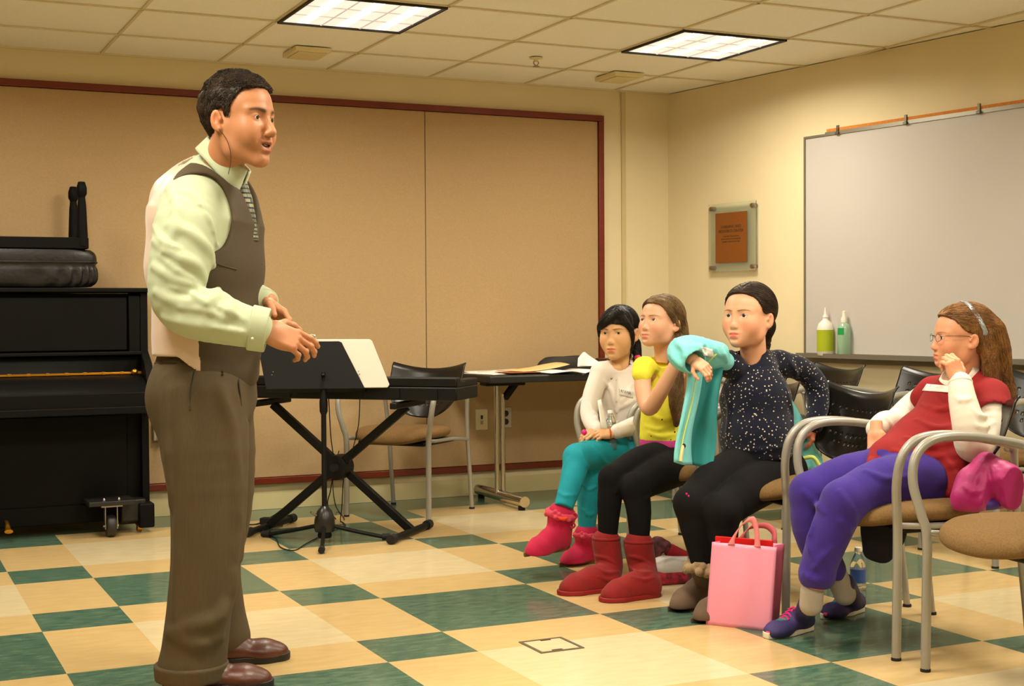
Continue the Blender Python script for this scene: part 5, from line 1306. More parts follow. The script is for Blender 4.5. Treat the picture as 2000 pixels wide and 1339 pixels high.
for (hh_, tt_, top_, mid_, r_) in ((onz(1204, 1150), onz(1108, 1160), A(1184, 1058, 5.43), A(1190, 1105, 5.42), .056), (onz(1284, 1162), onz(1186, 1174), A(1247, 1064, 5.37), A(1256, 1112, 5.36), .058)):
    mx = 1184 if r_ < .057 else 1250
    o, P = boot(g, hh_, tt_, .245, Mrb, Mrs, top_, r_, H=.08, W=.049, mid=mid_, rmid=.054, wr=([(mx-20, 1108, 5.3), (mx+2, 1118, 5.3), (mx+24, 1116, 5.3)], [(mx-15, 1126, 5.3), (mx+6, 1132, 5.3), (mx+26, 1128, 5.3)], [(mx-22, 1085, 5.3), (mx, 1090, 5.3), (mx+18, 1100, 5.3)]))
    ring(g, 'boot_collar', np.array(top_)+UP*.016, UP, r_-.004, .0060, Mrb, o)
limb(g, [A(1256, 720, 5.70), A(1256, 760, 5.66), A(1268, 796, 5.60), A(1290, 765, 5.52), A(1322, 706, 5.46)], [.034, .0345, .033, .031, .024], sk2, .0035, .015, n=4)
limb(g, [A(1338, 720, 5.86), A(1345, 770, 5.88), A(1350, 830, 5.86)], [.038, .034, .028], sk2, .005)
limb(g, [A(1300, 752, 5.79), A(1292, 860, 5.75)], [.05, .06], sk2, .012)
limb(g, [A(1256, 722, 5.70), A(1300, 748, 5.80), A(1338, 724, 5.86)], [.026, .03, .026], sk2, .008)
make_hand(g, A(1324, 702, 5.455), nrm(RT*.35+UP*.9), nrm(-FW), 1, L=.13, curl=(.8, .8, .8, .8), skin=sk2, wr=.022)
T, HB = make_head(g, A(1291, 630, 5.74), -RT*math.sin(R(47))-FW*math.cos(R(47))+UP*.17, UP, .97, sk2, (212, 122, 104), child=1., brow=(120, 84, 54), iris=(84, 62, 40), cheek=.6, fl=1.10, fu=.90, neck=A(1304, 730, 5.79), look=(-.05, .25), nose=.4, h=.0024, browt=.7, lips=.7, eye=1.12)
Mbrn = hair_mat('light_brown_hair', (138, 108, 68), (92, 68, 40), .3, .5)
l2 = [(-.13, -.10), (-.06, -.095), (-.042, -.060), (-.026, -.006), (.0, .012), (.020, .030), (.040, .048), (.060, .070), (.085, .082), (.14, .09)]
def ex2(f):
    f.chain([(-.02, -.09, .0), (-.03, -.095, -.05), (-.045, -.070, -.10)], [.040, .040, .036], .02, n=3); f.chain([(-.040, -.075, -.08), (-.070, -.045, -.12), (-.098, -.008, -.17), (-.110, -.012, -.24), (-.113, -.028, -.31), (-.110, -.040, -.385)], [.034, .033, .031, .034, .032, .010], .02, n=4)
    f.chain([(.062, .030, .07), (.072, .012, .02), (.066, -.02, -.03)], [.014, .012, .012], .012, n=4)
    f.chain([(-.050, .055, .085), (-.070, .035, .045), (-.075, .005, .015), (-.072, -.03, -.02)], [.012, .013, .012, .012], .012, n=4)
hair_o, HV, HF = hair_cap(g, T, Mbrn, l2, grow=(.0815, .102, .100), extra=ex2, part_x=.012, h=.003)
def comb2(p):
    if p[2] < -.03: return (.05, .2, -1)
    return (np.sign(p[0]-.01)*.7, -.75, -.6)
fur(g, 'hair_locks', HV, HF, T, Mbrn, 2200, comb2, .085, .0011, lift=.03, wave=.0006, seed=3, parent=hair_o, jit=.08)
g.finish(Mskin)

# ---- girl in the dotted navy top with a fleece half on
sk3 = (228, 168, 132)
g = Fig('person', at(1440, 1200, 5.1), 'person in dotted navy top pulling on a turquoise fleece, black leggings', 'person')
bf3 = nrm(-RT*.52-FW*.85); bl3 = nrm(np.cross(bf3, UP))
Mnavy = mat('navy_dotted', (19, 21, 38), .95, spec=.2, bump=.4, bs=400, sheen=.15)
nt = Mnavy.node_tree; vo = nt.nodes.new('ShaderNodeTexVoronoi'); vo.inputs['Scale'].default_value = 76.; vo.inputs['Randomness'].default_value = .95; tcn = nt.nodes.new('ShaderNodeTexCoord'); nt.links.new(tcn.outputs['Object'], vo.inputs['Vector'])
rp = nt.nodes.new('ShaderNodeValToRGB'); rp.color_ramp.elements[0].position = .16; rp.color_ramp.elements[0].color = (*lin((214, 200, 180)), 1); rp.color_ramp.elements[1].position = .24; rp.color_ramp.elements[1].color = (*lin((19, 21, 38)), 1)
nt.links.new(vo.outputs['Distance'], rp.inputs[0]); nt.links.new(rp.outputs[0], nt.nodes['Principled BSDF'].inputs['Base Color'])
def b3(f):
    f.cone(A(1472, 722, 5.26), A(1475, 775, 5.24), .072, .105, .04, flat=(bl3, 1.28)); f.cone(A(1475, 775, 5.24), A(1478, 850, 5.22), .105, .122, .04, flat=(bl3, 1.12)); f.cone(A(1478, 850, 5.22), A(1478, 880, 5.22), .122, .118, .03, flat=(bl3, 1.10))
    for px, d in ((1428, 5.20), (1520, 5.34)): f.cone(A(1474, 700, 5.26), A(px, 710, d), .040, .048, .035)
    f.chain([A(1522, 712, 5.34), A(1560, 718, 5.38), A(1592, 748, 5.42), A(1598, 790, 5.40), A(1590, 828, 5.36)], [.050, .046, .046, .042, .036], .03, n=4)
    f.chain([A(1428, 712, 5.20), A(1390, 705, 5.16)], [.050, .045], .02)
    for p in ([(1540, 705, 5.3), (1552, 722, 5.3), (1556, 740, 5.3)], [(1565, 735, 5.3), (1585, 752, 5.3), (1605, 755, 5.3)], [(1420, 870, 5.1), (1470, 878, 5.1), (1530, 872, 5.1)], [(1415, 750, 5.1), (1425, 800, 5.1), (1420, 850, 5.1)], [(1535, 760, 5.2), (1545, 800, 5.2), (1548, 840, 5.2)]): f.ridge([A(*q) for q in p], .008, .014, .2)
    f.cone(A(1462, 690, 5.21), A(1455, 650, 5.18), .048, .07, .004, 's'); f.plane(A(1478, 893, 5.22), (0, 0, -1))
garment(g, 'navy_top', Mnavy, [A(1380, 680, 5.0), A(1620, 900, 5.55), A(1380, 900, 5.55), A(1620, 680, 5.0)], .05, .0045, b3)
def b3l(f):
    f.cone(A(1475, 885, 5.24), A(1490, 905, 5.26), .115, .120, .03, flat=(bl3, 1.12))
    f.chain([A(1445, 915, 5.16), A(1388, 945, 5.04), A(1350, 983, 4.95)], [.088, .074, .060], .012, n=3)
    f.chain([A(1350, 983, 4.95), A(1357, 1030, 4.95), A(1370, 1105, 4.95)], [.062, .052, .034], .02, n=3)
    f.chain([A(1530, 920, 5.26), A(1465, 955, 5.05), A(1408, 1000, 4.90)], [.092, .082, .064], .010, n=3)
    f.chain([A(1408, 1000, 4.90), A(1412, 1050, 4.90), A(1412, 1115, 4.92)], [.064, .054, .036], .02, n=3)
garment(g, 'leggings', Mlegg, [A(1320, 870, 4.8), A(1580, 1130, 5.4), A(1320, 1130, 5.4), A(1580, 870, 4.8)], .06, .005, b3l)
MB().sph(A(1341, 964, 4.845)-g.base, .004, 6).sph(A(1345, 968, 4.845)-g.base, .0035, 6).build('pink_flower_print', mat('hot_pink', (240, 30, 130)), g.e)
Mtb = mat('taupe_suede', (98, 76, 58), .9, var=.1, vs=20, bump=.2, bs=260, sheen=.08); Mfur = mat('cream_fur', (160, 134, 100), .95, bump=1., bs=220, sheen=.08); Mts = mat('taupe_sole', (84, 66, 52), .7)
for (hh_, tt_, top_, r_) in ((onz(1394, 1172), onz(1324, 1195), A(1372, 1106, 4.97), .048), (onz(1446, 1194), onz(1370, 1217), A(1412, 1114, 4.93), .048)):
    o, P = boot(g, hh_, tt_, np.linalg.norm(tt_-hh_)*1.12, Mtb, Mts, top_, r_, H=.08, W=.046, mid=(np.array(top_)*.5+hh_*.5+UP*.01), rmid=.048)
    ring(g, 'fur_cuff', np.array(top_)+UP*.0, UP, .046, .016, Mfur, o, 1.)
    cl = P(.0, .13, .10); MB().tube([cl-g.base+nrm(-FW)*.03, cl-g.base+nrm(-FW)*.034+UP*.022-RT*.006], .005, seg=6, n=1).build('metal_clip', mat('gold_clip', (210, 170, 110), .3, .9), o)
Mfl = mat('turquoise_fleece', (128, 214, 216), .95, bump=.5, bs=420, sheen=.08, var=.05, vs=14); Mfli = mat('teal_lining', (44, 134, 134), .9, bump=.3, bs=200); Mlime = mat('lime_zip', (206, 220, 110), .6)
def b3f(f):
    f.chain([A(1416, 706, 5.16), A(1388, 694, 5.12), A(1355, 682, 5.10), A(1334, 688, 5.04), A(1342, 697, 4.985), A(1352, 703, 4.965)], [.036, .050, .052, .058, .056, .050], .03, n=4)
    f.cone(A(1385, 684, 5.08), A(1408, 684, 5.11), .032, .026, .03)
    for p in ([(1318, 662, 4.95), (1328, 676, 4.93), (1350, 680, 4.95)], [(1372, 660, 4.95), (1366, 678, 4.93), (1352, 688, 4.95)], [(1306, 690, 4.95), (1322, 706, 4.93), (1340, 722, 4.95)], [(1400, 672, 4.95), (1412, 690, 4.93), (1420, 706, 4.95)], [(1325, 668, 4.95), (1338, 690, 4.93), (1335, 712, 4.95)], [(1345, 662, 4.95), (1358, 675, 4.95), (1362, 688, 4.93)], [(1365, 662, 5.0), (1375, 675, 4.98), (1378, 690, 4.96)], [(1310, 680, 4.97), (1318, 700, 4.95), (1330, 715, 4.96)], [(1385, 664, 5.02), (1395, 680, 5.0), (1405, 695, 5.02)], [(1350, 672, 4.95), (1352, 686, 4.93), (1345, 704, 4.92)]): f.ridge([A(*q) for q in p], .011, .010, .0)
    wr_ = A(1358, 706, 4.945); f.cone(A(1352, 703, 4.965), A(1372, 712, 4.90), .040, .046, .004, 's')
fl_, ff = garment(g, 'fleece_jacket', Mfl, [A(1290, 640, 4.85), A(1450, 740, 5.25)], .07, .0042, b3f, keepf=True)
# hanging front of the fleece: a thick sheet with folds
TLp, TRp, BLp, BRp = A(1346, 722, 5.02), A(1412, 716, 5.12), A(1324, 900, 4.98), A(1386, 912, 5.06)
def flp(u, v):
    w = math.sin(u*6.5+.6+v)*.026*(.3+v)+.010*math.sin(u*15+v*4)
    return (TLp*(1-u)+TRp*u)*(1-v)+(BLp*(1-u)+BRp*u)*v+RT*(-.012*math.sin(v*3.1)*(1-u)+.014*math.sin(v*5+u*4)*v)-FW*w+UP*(.012*math.sin(v*math.pi)*0-.010*(1-(2*u-1)**2)*v)-g.base
MB().grid(lambda u, v: flp(u*.42, v), 10, 26).build('jacket_front', Mfl, fl_, solid=.010, angle=180)
MB().grid(lambda u, v: flp(.38+u*.62, v)+FW*.012, 14, 26).build('jacket_lining', Mfli, fl_, solid=.006, angle=180)
MB().tube([flp(.20+.10*math.sin(v*5)*.3, v)-FW*.012 for v in np.linspace(0, .80, 12)], .0032, seg=6).build('zip', Mlime, fl_)
MB().tube([flp(.20, .80)-FW*.014, flp(.17, .88)-FW*.016, flp(.14, .97)-FW*.014], .007, seg=8).build('zip_pull', mat('pull_cream', (206, 200, 140), .6), fl_)
MB().sph(flp(.22, .80)-FW*.014, .009, 8).build('zip_slider', Mblack, fl_)
MB().grid(lambda u, v: ff.hit(A(1369+22*u+5*v, 676+6*u+18*v, 4.98))-FW*.003-g.base, 5, 5).build('care_label', mat('label_white', (228, 226, 216), .6), fl_, solid=.001)
MB().tube([ff.hit(A(*q))-g.base for q in ((1412, 676, 5.02), (1400, 690, 4.98), (1384, 706, 4.96))], .003, seg=6).build('zip', Mlime, fl_)
# the rest of the jacket, behind her back
def b3b(f):
    f.chain([A(1542, 790, 5.40), A(1552, 830, 5.42), A(1560, 870, 5.42), A(1575, 915, 5.38)], [.020, .040, .048, .030], .02, n=3, flat=(FW, .6))
    f.chain([A(1556, 850, 5.42), A(1590, 900, 5.40), A(1600, 925, 5.38)], [.030, .034, .02], .02, n=3, flat=(FW, .6))
garment(g, 'jacket_back', Mfl, [A(1530, 780, 5.3), A(1620, 940, 5.5)], .06, .0045, b3b, parent=fl_)
MB().tube([A(1568, 895, 5.33)-g.base, A(1588, 893, 5.32)-g.base, A(1601, 912, 5.32)-g.base, A(1606, 932, 5.32)-g.base], .008, seg=8).build('jacket_trim', Mlime, fl_)
make_hand(g, A(1356, 703, 4.955), nrm(RT*.55-UP*.42-FW*.55), nrm(-FW*.66+UP*.62-RT*.2), 1, L=.118, curl=(.5, .6, .65, .7), thumb=.4, thumb_in=1., skin=sk3, wr=.025, finger_r=1.05)
make_hand(g, A(1588, 832, 5.36), nrm(-RT*.72-UP*.45), nrm(-FW*.7+UP*.5), -1, L=.14, curl=(.4, .5, .5, .5), thumb=.4, skin=(206, 120, 92), wr=.026)
limb(g, [A(1472, 765, 5.26), A(1478, 870, 5.24)], [.07, .09], sk3, .012)
limb(g, [A(1354, 702, 4.965), A(1342, 695, 5.0), A(1350, 685, 5.09), A(1420, 712, 5.20), A(1475, 745, 5.28), A(1530, 718, 5.35), A(1585, 745, 5.41), A(1594, 790, 5.40), A(1588, 830, 5.36)], [.022, .024, .026, .022, .04, .034, .032, .028, .024], sk3, .008)
T, HB = make_head(g, A(1463, 620, 5.22), -RT*math.sin(R(42))-FW*math.cos(R(42))+UP*.10, UP, 1.06, sk3, (214, 96, 84), child=1., brow=(84, 56, 40), iris=(40, 26, 20), cheek=1.1, fl=1.10, fu=.93, neck=A(1474, 736, 5.26), look=(-.1, .15), nose=.25, h=.0024, face_w=1.09, jaw=1.02, mouth_open=0., lips=.75, browt=.7, eye=1.12)
Mdbr = hair_mat('dark_brown_hair', (62, 42, 26), (34, 22, 14), .3, .5)
l3 = [(-.13, -.085), (-.06, -.080), (-.046, -.060), (-.036, .016), (-.010, .024), (.012, .012), (.030, .020), (.046, .050), (.062, .074), (.080, .086), (.14, .090)]
def ex3(f): f.ell((0, -.118, -.02), (.034, .030, .036), .02); f.chain([(.0, -.12, -.03), (.01, -.13, -.08), (.0, -.12, -.13)], [.022, .020, .008], .01, n=3)
hair_o, HV, HF = hair_cap(g, T, Mdbr, l3, grow=(.0835, .103, .1000), extra=ex3, part_x=-.010, h=.003)
fur(g, 'hair_locks', HV, HF, T, Mdbr, 1800, lambda p: (np.sign(p[0]+.01)*.5, -1., -.35), .085, .0010, lift=.02, wave=.0003, seed=5, parent=hair_o, jit=.06)
MB().sph(T((.0765, .002, -.040))-g.base, .0035, 8).build('earring', mat('pearl', (206, 196, 186)), g.e)
g.finish(Mskin)

# ---- girl in the red top, leaning back
sk4 = (222, 158, 120)
g = Fig('person', at(1700, 1230, 4.6), 'person in red top with white sleeves, glasses and silver headband leaning back', 'person')
trd = nrm(A(1890, 750, 4.74)-A(1745, 905, 4.62))             # trunk axis
bf4 = nrm(-RT*.80-FW*.35); bf4 = nrm(bf4-trd*(bf4@trd)); bl4 = nrm(np.cross(bf4, trd))
Mred2 = mat('red_jersey', (138, 4, 10), .85, var=.08, vs=14, bump=.25, bs=300)
Mwsl = mat('white_jersey', (230, 218, 202), .85, bump=.2, bs=400)
def b4(f):
    f.cone(A(1888, 757, 4.75), A(1865, 795, 4.73), .072, .098, .04, flat=(bl4, 1.25)); f.cone(A(1865, 795, 4.73), A(1802, 865, 4.67), .094, .094, .04, flat=(bl4, 1.15)); f.cone(A(1802, 865, 4.67), A(1755, 908, 4.62), .094, .104, .04, flat=(bl4, 1.12))
    for q, rr in ((A(1822, 765, 4.87), .050), (A(1935, 775, 4.62), .056)): f.cone(A(1888, 738, 4.76), q, .036, rr, .035)
    f.chain([A(1935, 775, 4.62), A(1938, 800, 4.58)], [.060, .062], .02)
    f.chain([A(1822, 765, 4.87), A(1806, 778, 4.88)], [.052, .050], .02)
    f.chain([A(1750, 905, 4.60), A(1722, 900, 4.62), A(1704, 906, 4.58)], [.070, .040, .022], .02, n=2)
    f.chain([A(1845, 880, 4.60), A(1862, 935, 4.54), A(1852, 962, 4.50)], [.085, .060, .022], .03, n=3)
    for p in ([(1790, 820, 4.5), (1830, 835, 4.5), (1870, 830, 4.5)], [(1770, 855, 4.5), (1810, 870, 4.5), (1860, 862, 4.5)], [(1745, 880, 4.5), (1790, 895, 4.5), (1840, 890, 4.5)], [(1800, 790, 4.55), (1830, 800, 4.5), (1860, 795, 4.5)], [(1720, 895, 4.5), (1760, 908, 4.5), (1800, 915, 4.5)], [(1850, 900, 4.4), (1870, 925, 4.4), (1862, 955, 4.4)], [(1830, 740, 4.6), (1835, 760, 4.6), (1845, 780, 4.6)]): f.ridge([A(*q) for q in p], .009, .014, .15)
    f.cone(A(1872, 738, 4.72), A(1860, 700, 4.70), .055, .08, .004, 's')
    f.cone(A(1942, 815, 4.54), A(1950, 860, 4.50), .052, .060, .004, 's')
top4, f4 = garment(g, 'red_top', Mred2, [A(1680, 720, 4.4), A(1985, 980, 5.0), A(1680, 980, 5.0), A(1985, 720, 4.4)], .04, .0046, b4, keepf=True)
def b4w(f):
    f.cone(A(1885, 748, 4.75), A(1872, 790, 4.73), .066, .085, .03, flat=(bl4, 1.2)); f.cone(A(1874, 742, 4.72), A(1870, 760, 4.72), .062, .07, .03)
    f.cone(A(1868, 730, 4.71), A(1860, 700, 4.70), .050, .07, .004, 's')
garment(g, 'white_undershirt', Mwsl, [A(1820, 720, 4.6), A(1930, 800, 4.9)], .08, .005, b4w)
def b4a(f):
    f.chain([A(1938, 790, 4.60), A(1936, 825, 4.56), A(1918, 862, 4.50), A(1900, 868, 4.46), A(1892, 830, 4.44), A(1880, 780, 4.47), A(1876, 748, 4.50)], [.054, .056, .056, .056, .052, .044, .037], .022, n=4)
    for p in ([(1900, 800, 4.35), (1915, 812, 4.35), (1935, 812, 4.4)], [(1880, 850, 4.35), (1900, 855, 4.35), (1925, 845, 4.35)], [(1868, 775, 4.4), (1880, 782, 4.4), (1895, 778, 4.4)], [(1905, 830, 4.35), (1920, 835, 4.35), (1940, 825, 4.4)]): f.ridge([A(*q) for q in p], .008, .012, .15)
s1 = garment(g, 'sleeve', Mwsl, [A(1850, 730, 4.35), A(1970, 900, 4.7)], .06, .004, b4a)
def b4b(f):
    f.chain([A(1812, 772, 4.90), A(1780, 795, 4.92), A(1750, 822, 4.88), A(1728, 826, 4.80), A(1712, 838, 4.74)], [.048, .046, .044, .042, .036], .022, n=4)
    for p in ([(1770, 785, 4.8), (1785, 800, 4.8), (1795, 812, 4.8)], [(1750, 800, 4.78), (1765, 815, 4.78), (1775, 830, 4.8)], [(1722, 812, 4.7), (1735, 822, 4.7), (1745, 838, 4.75)], [(1755, 790, 4.8), (1775, 810, 4.78), (1788, 828, 4.8)]): f.ridge([A(*q) for q in p], .007, .012, .15)
garment(g, 'sleeve', Mwsl, [A(1700, 750, 4.65), A(1830, 860, 5.0)], .06, .004, b4b)
ring(g, 'sleeve_cuff', A(1876, 747, 4.50), A(1876, 742, 4.50)-A(1880, 780, 4.47), .033, .006, Mwsl, s1)
tg = MB().grid(lambda u, v: f4.hit(A(1802+56*u+9*v-3*u*v, 763+4*u-13*v, 4.6))-nrm(FW*.6+RT*.6-UP*.3)*.004-g.base, 8, 4).build('name_sticker', mat('sticker_white', (236, 230, 222), .45), g.e, solid=.0006)
Mpur = mat('purple_sweatpants', (54, 30, 128), .95, var=.08, vs=14, sheen=.08, bump=.3, bs=350)
def b4l(f):
    f.cone(A(1755, 912, 4.62), A(1800, 935, 4.64), .108, .112, .03, flat=(bl4, 1.1))
    f.chain([A(1745, 925, 4.70), A(1660, 932, 4.66), A(1582, 962, 4.62)], [.090, .080, .066], .02, n=3)
    f.chain([A(1582, 962, 4.62), A(1584, 1030, 4.62), A(1618, 1112, 4.62)], [.066, .062, .058], .02, n=3)
    f.chain([A(1800, 942, 4.56), A(1725, 945, 4.48), A(1648, 980, 4.40)], [.096, .086, .070], .02, n=3)
    f.chain([A(1648, 980, 4.40), A(1618, 1050, 4.41), A(1594, 1118, 4.42)], [.070, .064, .056], .02, n=3)
    for p in ([(1570, 960, 4.5), (1595, 985, 4.5), (1612, 1000, 4.5)], [(1640, 1015, 4.35), (1655, 1030, 4.35), (1660, 1045, 4.38)], [(1625, 1070, 4.35), (1605, 1090, 4.35), (1590, 1110, 4.38)], [(1590, 1020, 4.5), (1580, 1060, 4.5), (1590, 1090, 4.5)], [(1690, 920, 4.4), (1730, 935, 4.4), (1770, 930, 4.4)], [(1570, 1120, 4.35), (1590, 1132, 4.35), (1612, 1128, 4.35)], [(1640, 960, 4.3), (1665, 1000, 4.3), (1668, 1025, 4.35)]): f.ridge([A(*q) for q in p], .009, .016, .2)
    f.ell(A(1598, 1128, 4.42), (.052, .052, .040), .02); f.plane(A(1590, 1146, 4.42), nrm(-UP*.9-RT*.1))
garment(g, 'sweatpants', Mpur, [A(1540, 890, 4.25), A(1850, 1160, 4.85), A(1540, 1160, 4.85), A(1850, 890, 4.25)], .04, .0048, b4l)
# sneakers
Msn = mat('sneaker_purple', (66, 52, 116), .7, c2=(30, 26, 70), vs=14, bump=.3, bs=300); Mte = mat('sneaker_teal', (16, 130, 130), .7, bump=.4, bs=300); Mso = mat('sneaker_sole', (226, 214, 196), .6); Mlace = mat('magenta_lace', (226, 26, 112), .7)
def sneaker(heel, toe, L, ank, ra):
    up_ = UP
    o, P = shoe(g, heel, toe, L, Msn, 'sneaker', H=.062, W=.040, sole=.022, shaft=[(ank, ra)], up=up_, ms=Mso)
    f = field_for([P(-.05, 0, 0), P(.05, .27, .1)], .02, .0032)
    w = .040/(L/.28)
    f.cone(P(0, .12, .038), P(0, .195, .031), .0365, .0385, .02, flat=(nrm(P(0, 0, 1)-P(0, 0, 0)), .74)); f.cone(P(0, .07, .05), P(0, .12, .045), .0350, .0360, .02)
    f.plane(P(0, 0, .026), -UP)
    V, F = f.mesh(); g.part('teal_upper', V, F, Mte, parent=o)
    for k in range(6):
        y = .105+.017*k; z = .098-.0078*k*1.15; wd = .020+.001*k
        MB().tube([P(-wd, y, z-.008)-g.base, P(0, y+.006, z+.0015)-g.base, P(wd, y+.014, z-.008)-g.base], .0036, seg=6).tube([P(wd, y, z-.008)-g.base, P(0, y+.006, z+.0025)-g.base, P(-wd, y+.014, z-.008)-g.base], .0036, seg=6).build('lace', Mlace, o)
    MB().sph(P(0, .258, .024)-g.base, (.018, .018, .012), 10).build('toe_patch', mat('coral_patch', (236, 60, 80), .6), o)
    return o
hs = onz(1582, 1226); ts = onz(1490, 1250)
sneaker(hs, ts, .235, A(1584, 1170, 4.44), .036)
hs = onz(1680, 1190); ts = onz(1600, 1214)
sneaker(hs, ts, .235, A(1650, 1140, 4.64), .036)
limb(g, [A(1592, 1130, 4.42), A(1585, 1165, 4.44)], [.034, .032], sk4, .004)
mb = field_for([A(1590, 1150, 4.42)], .09, .0035); mb.cone(A(1586, 1155, 4.43), A(1584, 1180, 4.44), .037, .037, .0); V, F = mb.mesh(); g.part('sock', V, F, mat('grey_sock', (170, 160, 148), .9), parent=None)
mb = field_for([A(1635, 1150, 4.62)], .09, .0035); mb.cone(A(1632, 1120, 4.62), A(1650, 1160, 4.64), .038, .037, .0); V, F = mb.mesh(); g.part('sock', V, F, MATS['grey_sock'])
limb(g, [A(1885, 760, 4.75), A(1760, 900, 4.63), A(1790, 935, 4.58), A(1655, 985, 4.42), A(1594, 1125, 4.43)], [.06, .08, .06, .035, .030], sk4, .01)
limb(g, [A(1716, 834, 4.75), A(1735, 824, 4.83), A(1780, 798, 4.91), A(1825, 770, 4.87), A(1885, 760, 4.76), A(1938, 790, 4.62)], [.018, .022, .026, .030, .05, .034], sk4, .008)
limb(g, [A(1938, 790, 4.60), A(1912, 860, 4.49), A(1880, 780, 4.47), A(1874, 742, 4.50)], [.036, .032, .028, .024], sk4, .005)
make_hand(g, A(1874, 744, 4.505), nrm(UP*.85-RT*.25+FW*.15), nrm(-FW*.85+RT*.35), 1, L=.150, curl=(.75, .9, .95, 1.), thumb=.3, thumb_in=1.2, skin=sk4, wr=.026, finger_r=1.08)
make_hand(g, A(1711, 842, 4.70), nrm(-UP*.92-RT*.14-FW*.45), nrm(-FW*.8-RT*.5), -1, L=.150, curl=(.25, .3, .3, .35), thumb=.2, thumb_in=.8, skin=sk4, wr=.027, finger_r=1.05)
T, HB = make_head(g, A(1879, 660, 4.72), nrm(-RT*.995-FW*.06+UP*.04), UP, .97, sk4, (206, 116, 94), child=1., brow=(150, 108, 70), iris=(70, 62, 50), cheek=.5, fl=1.06, fu=.90, neck=A(1893, 742, 4.75), look=(0, .05), nose=.75, h=.0024, browt=.6, lips=.7, eye=1.1)
Mhb = hair_mat('auburn_hair', (150, 104, 54), (98, 64, 32), .3, .5)
l4 = [(-.13, -.12), (-.06, -.10), (-.040, -.070), (-.024, -.01), (-.012, .020), (.010, .026), (.030, .042), (.050, .068), (.080, .086), (.14, .094)]
def ex4(f):
    f.chain([(-.02, -.095, .03), (-.025, -.118, -.04), (-.03, -.13, -.11), (-.045, -.145, -.17), (-.05, -.155, -.24)], [.048, .044, .036, .028, .010], .03, n=4)
    f.chain([(-.055, -.06, .0), (-.066, -.075, -.06), (-.070, -.080, -.12), (-.080, -.09, -.17), (-.080, -.10, -.22)], [.028, .026, .024, .020, .008], .02, n=4)
    f.chain([(.055, -.06, .0), (.066, -.075, -.06), (.06, -.09, -.12), (.05, -.10, -.18)], [.030, .032, .030, .010], .02, n=4)
hair_o, HV, HF = hair_cap(g, T, Mhb, l4, grow=(.0810, .104, .1015), extra=ex4, h=.003)
fur(g, 'hair_locks', HV, HF, T, Mhb, 3000, lambda p: (0, -1., -.25) if p[2] > .05 else (0, -.30, -1.), .10, .0011, lift=.05, wave=.0008, seed=6, parent=hair_o, jit=.1)
fur(g, 'loose_hair', HV, HF, T, Mhb, 160, lambda p: (0, -.35, -1.), .13, .0008, lift=.3, wave=.002, seed=7, parent=hair_o, jit=.15, keep=lambda p: p[2] < -.06)
# headband
a_ = np.linspace(-.15, math.pi+.15, 30)
hbp = [T(((.0835)*math.cos(t), .004-.052*max(0, 1-math.sin(t))*1.0+.0*t, .030+.112*math.sin(t)*1.02)) for t in a_]
mb = MB()
for s_ in (0,):
    V_ = []
    for i, t in enumerate(a_):
        p0 = T((.0845*math.cos(t), .010-.050*(1-max(0, math.sin(t))), .030+.1125*math.sin(t))); p1 = T((.0845*math.cos(t), -.006-.050*(1-max(0, math.sin(t))), .030+.1135*math.sin(t))); V_ += [p0-g.base, p1-g.base]
    mb.add(V_, [(2*i, 2*i+1, 2*i+3, 2*i+2) for i in range(len(a_)-1)])
Mband = mat('silver_band', (190, 200, 206), .25, .3, c2=(90, 96, 100), vs=260); mb.build('headband', Mband, g.e, solid=.003, angle=180)
# glasses
lensm = mat('lens_glass', (250, 250, 250), .0, trans=1.); lensm.node_tree.nodes['Principled BSDF'].inputs['Transmission Weight'].default_value = 0; lensm.node_tree.nodes['Principled BSDF'].inputs['Alpha'].default_value = .08
Mgl = mat('dark_frame', (58, 50, 44), .3, .6)
mb = MB()
for s_ in (-1, 1):
    lens = [T((s_*.0325+.0195*math.cos(t), .1005-.006*abs(math.cos(t))*(1 if s_*math.cos(t) > 0 else .2), .0-.001+.0135*math.sin(t))) for t in np.linspace(0, 6.283, 21)]
    mb.tube([p-g.base for p in lens], .0009, seg=6, n=1)
    mb.tube([T(q)-g.base for q in ((s_*.0525, .096, .005), (s_*.068, .070, .007), (s_*.0765, .010, .008), (s_*.079, -.016, -.004))], .0011, seg=6)
mb.tube([T(q)-g.base for q in ((-.012, .101, .003), (0, .105, .005), (.012, .101, .003))], .0011, seg=6)
gl = mb.build('glasses', Mgl, g.e)
for s_ in (-1, 1):
    MB().add([T((s_*.0325+.0190*math.cos(t), .1000, -.001+.013*math.sin(t)))-g.base for t in np.linspace(0, 6.283, 21)[:-1]], [tuple(range(20))]).build('lens', lensm, gl, solid=.001)
g.finish(Mskin)

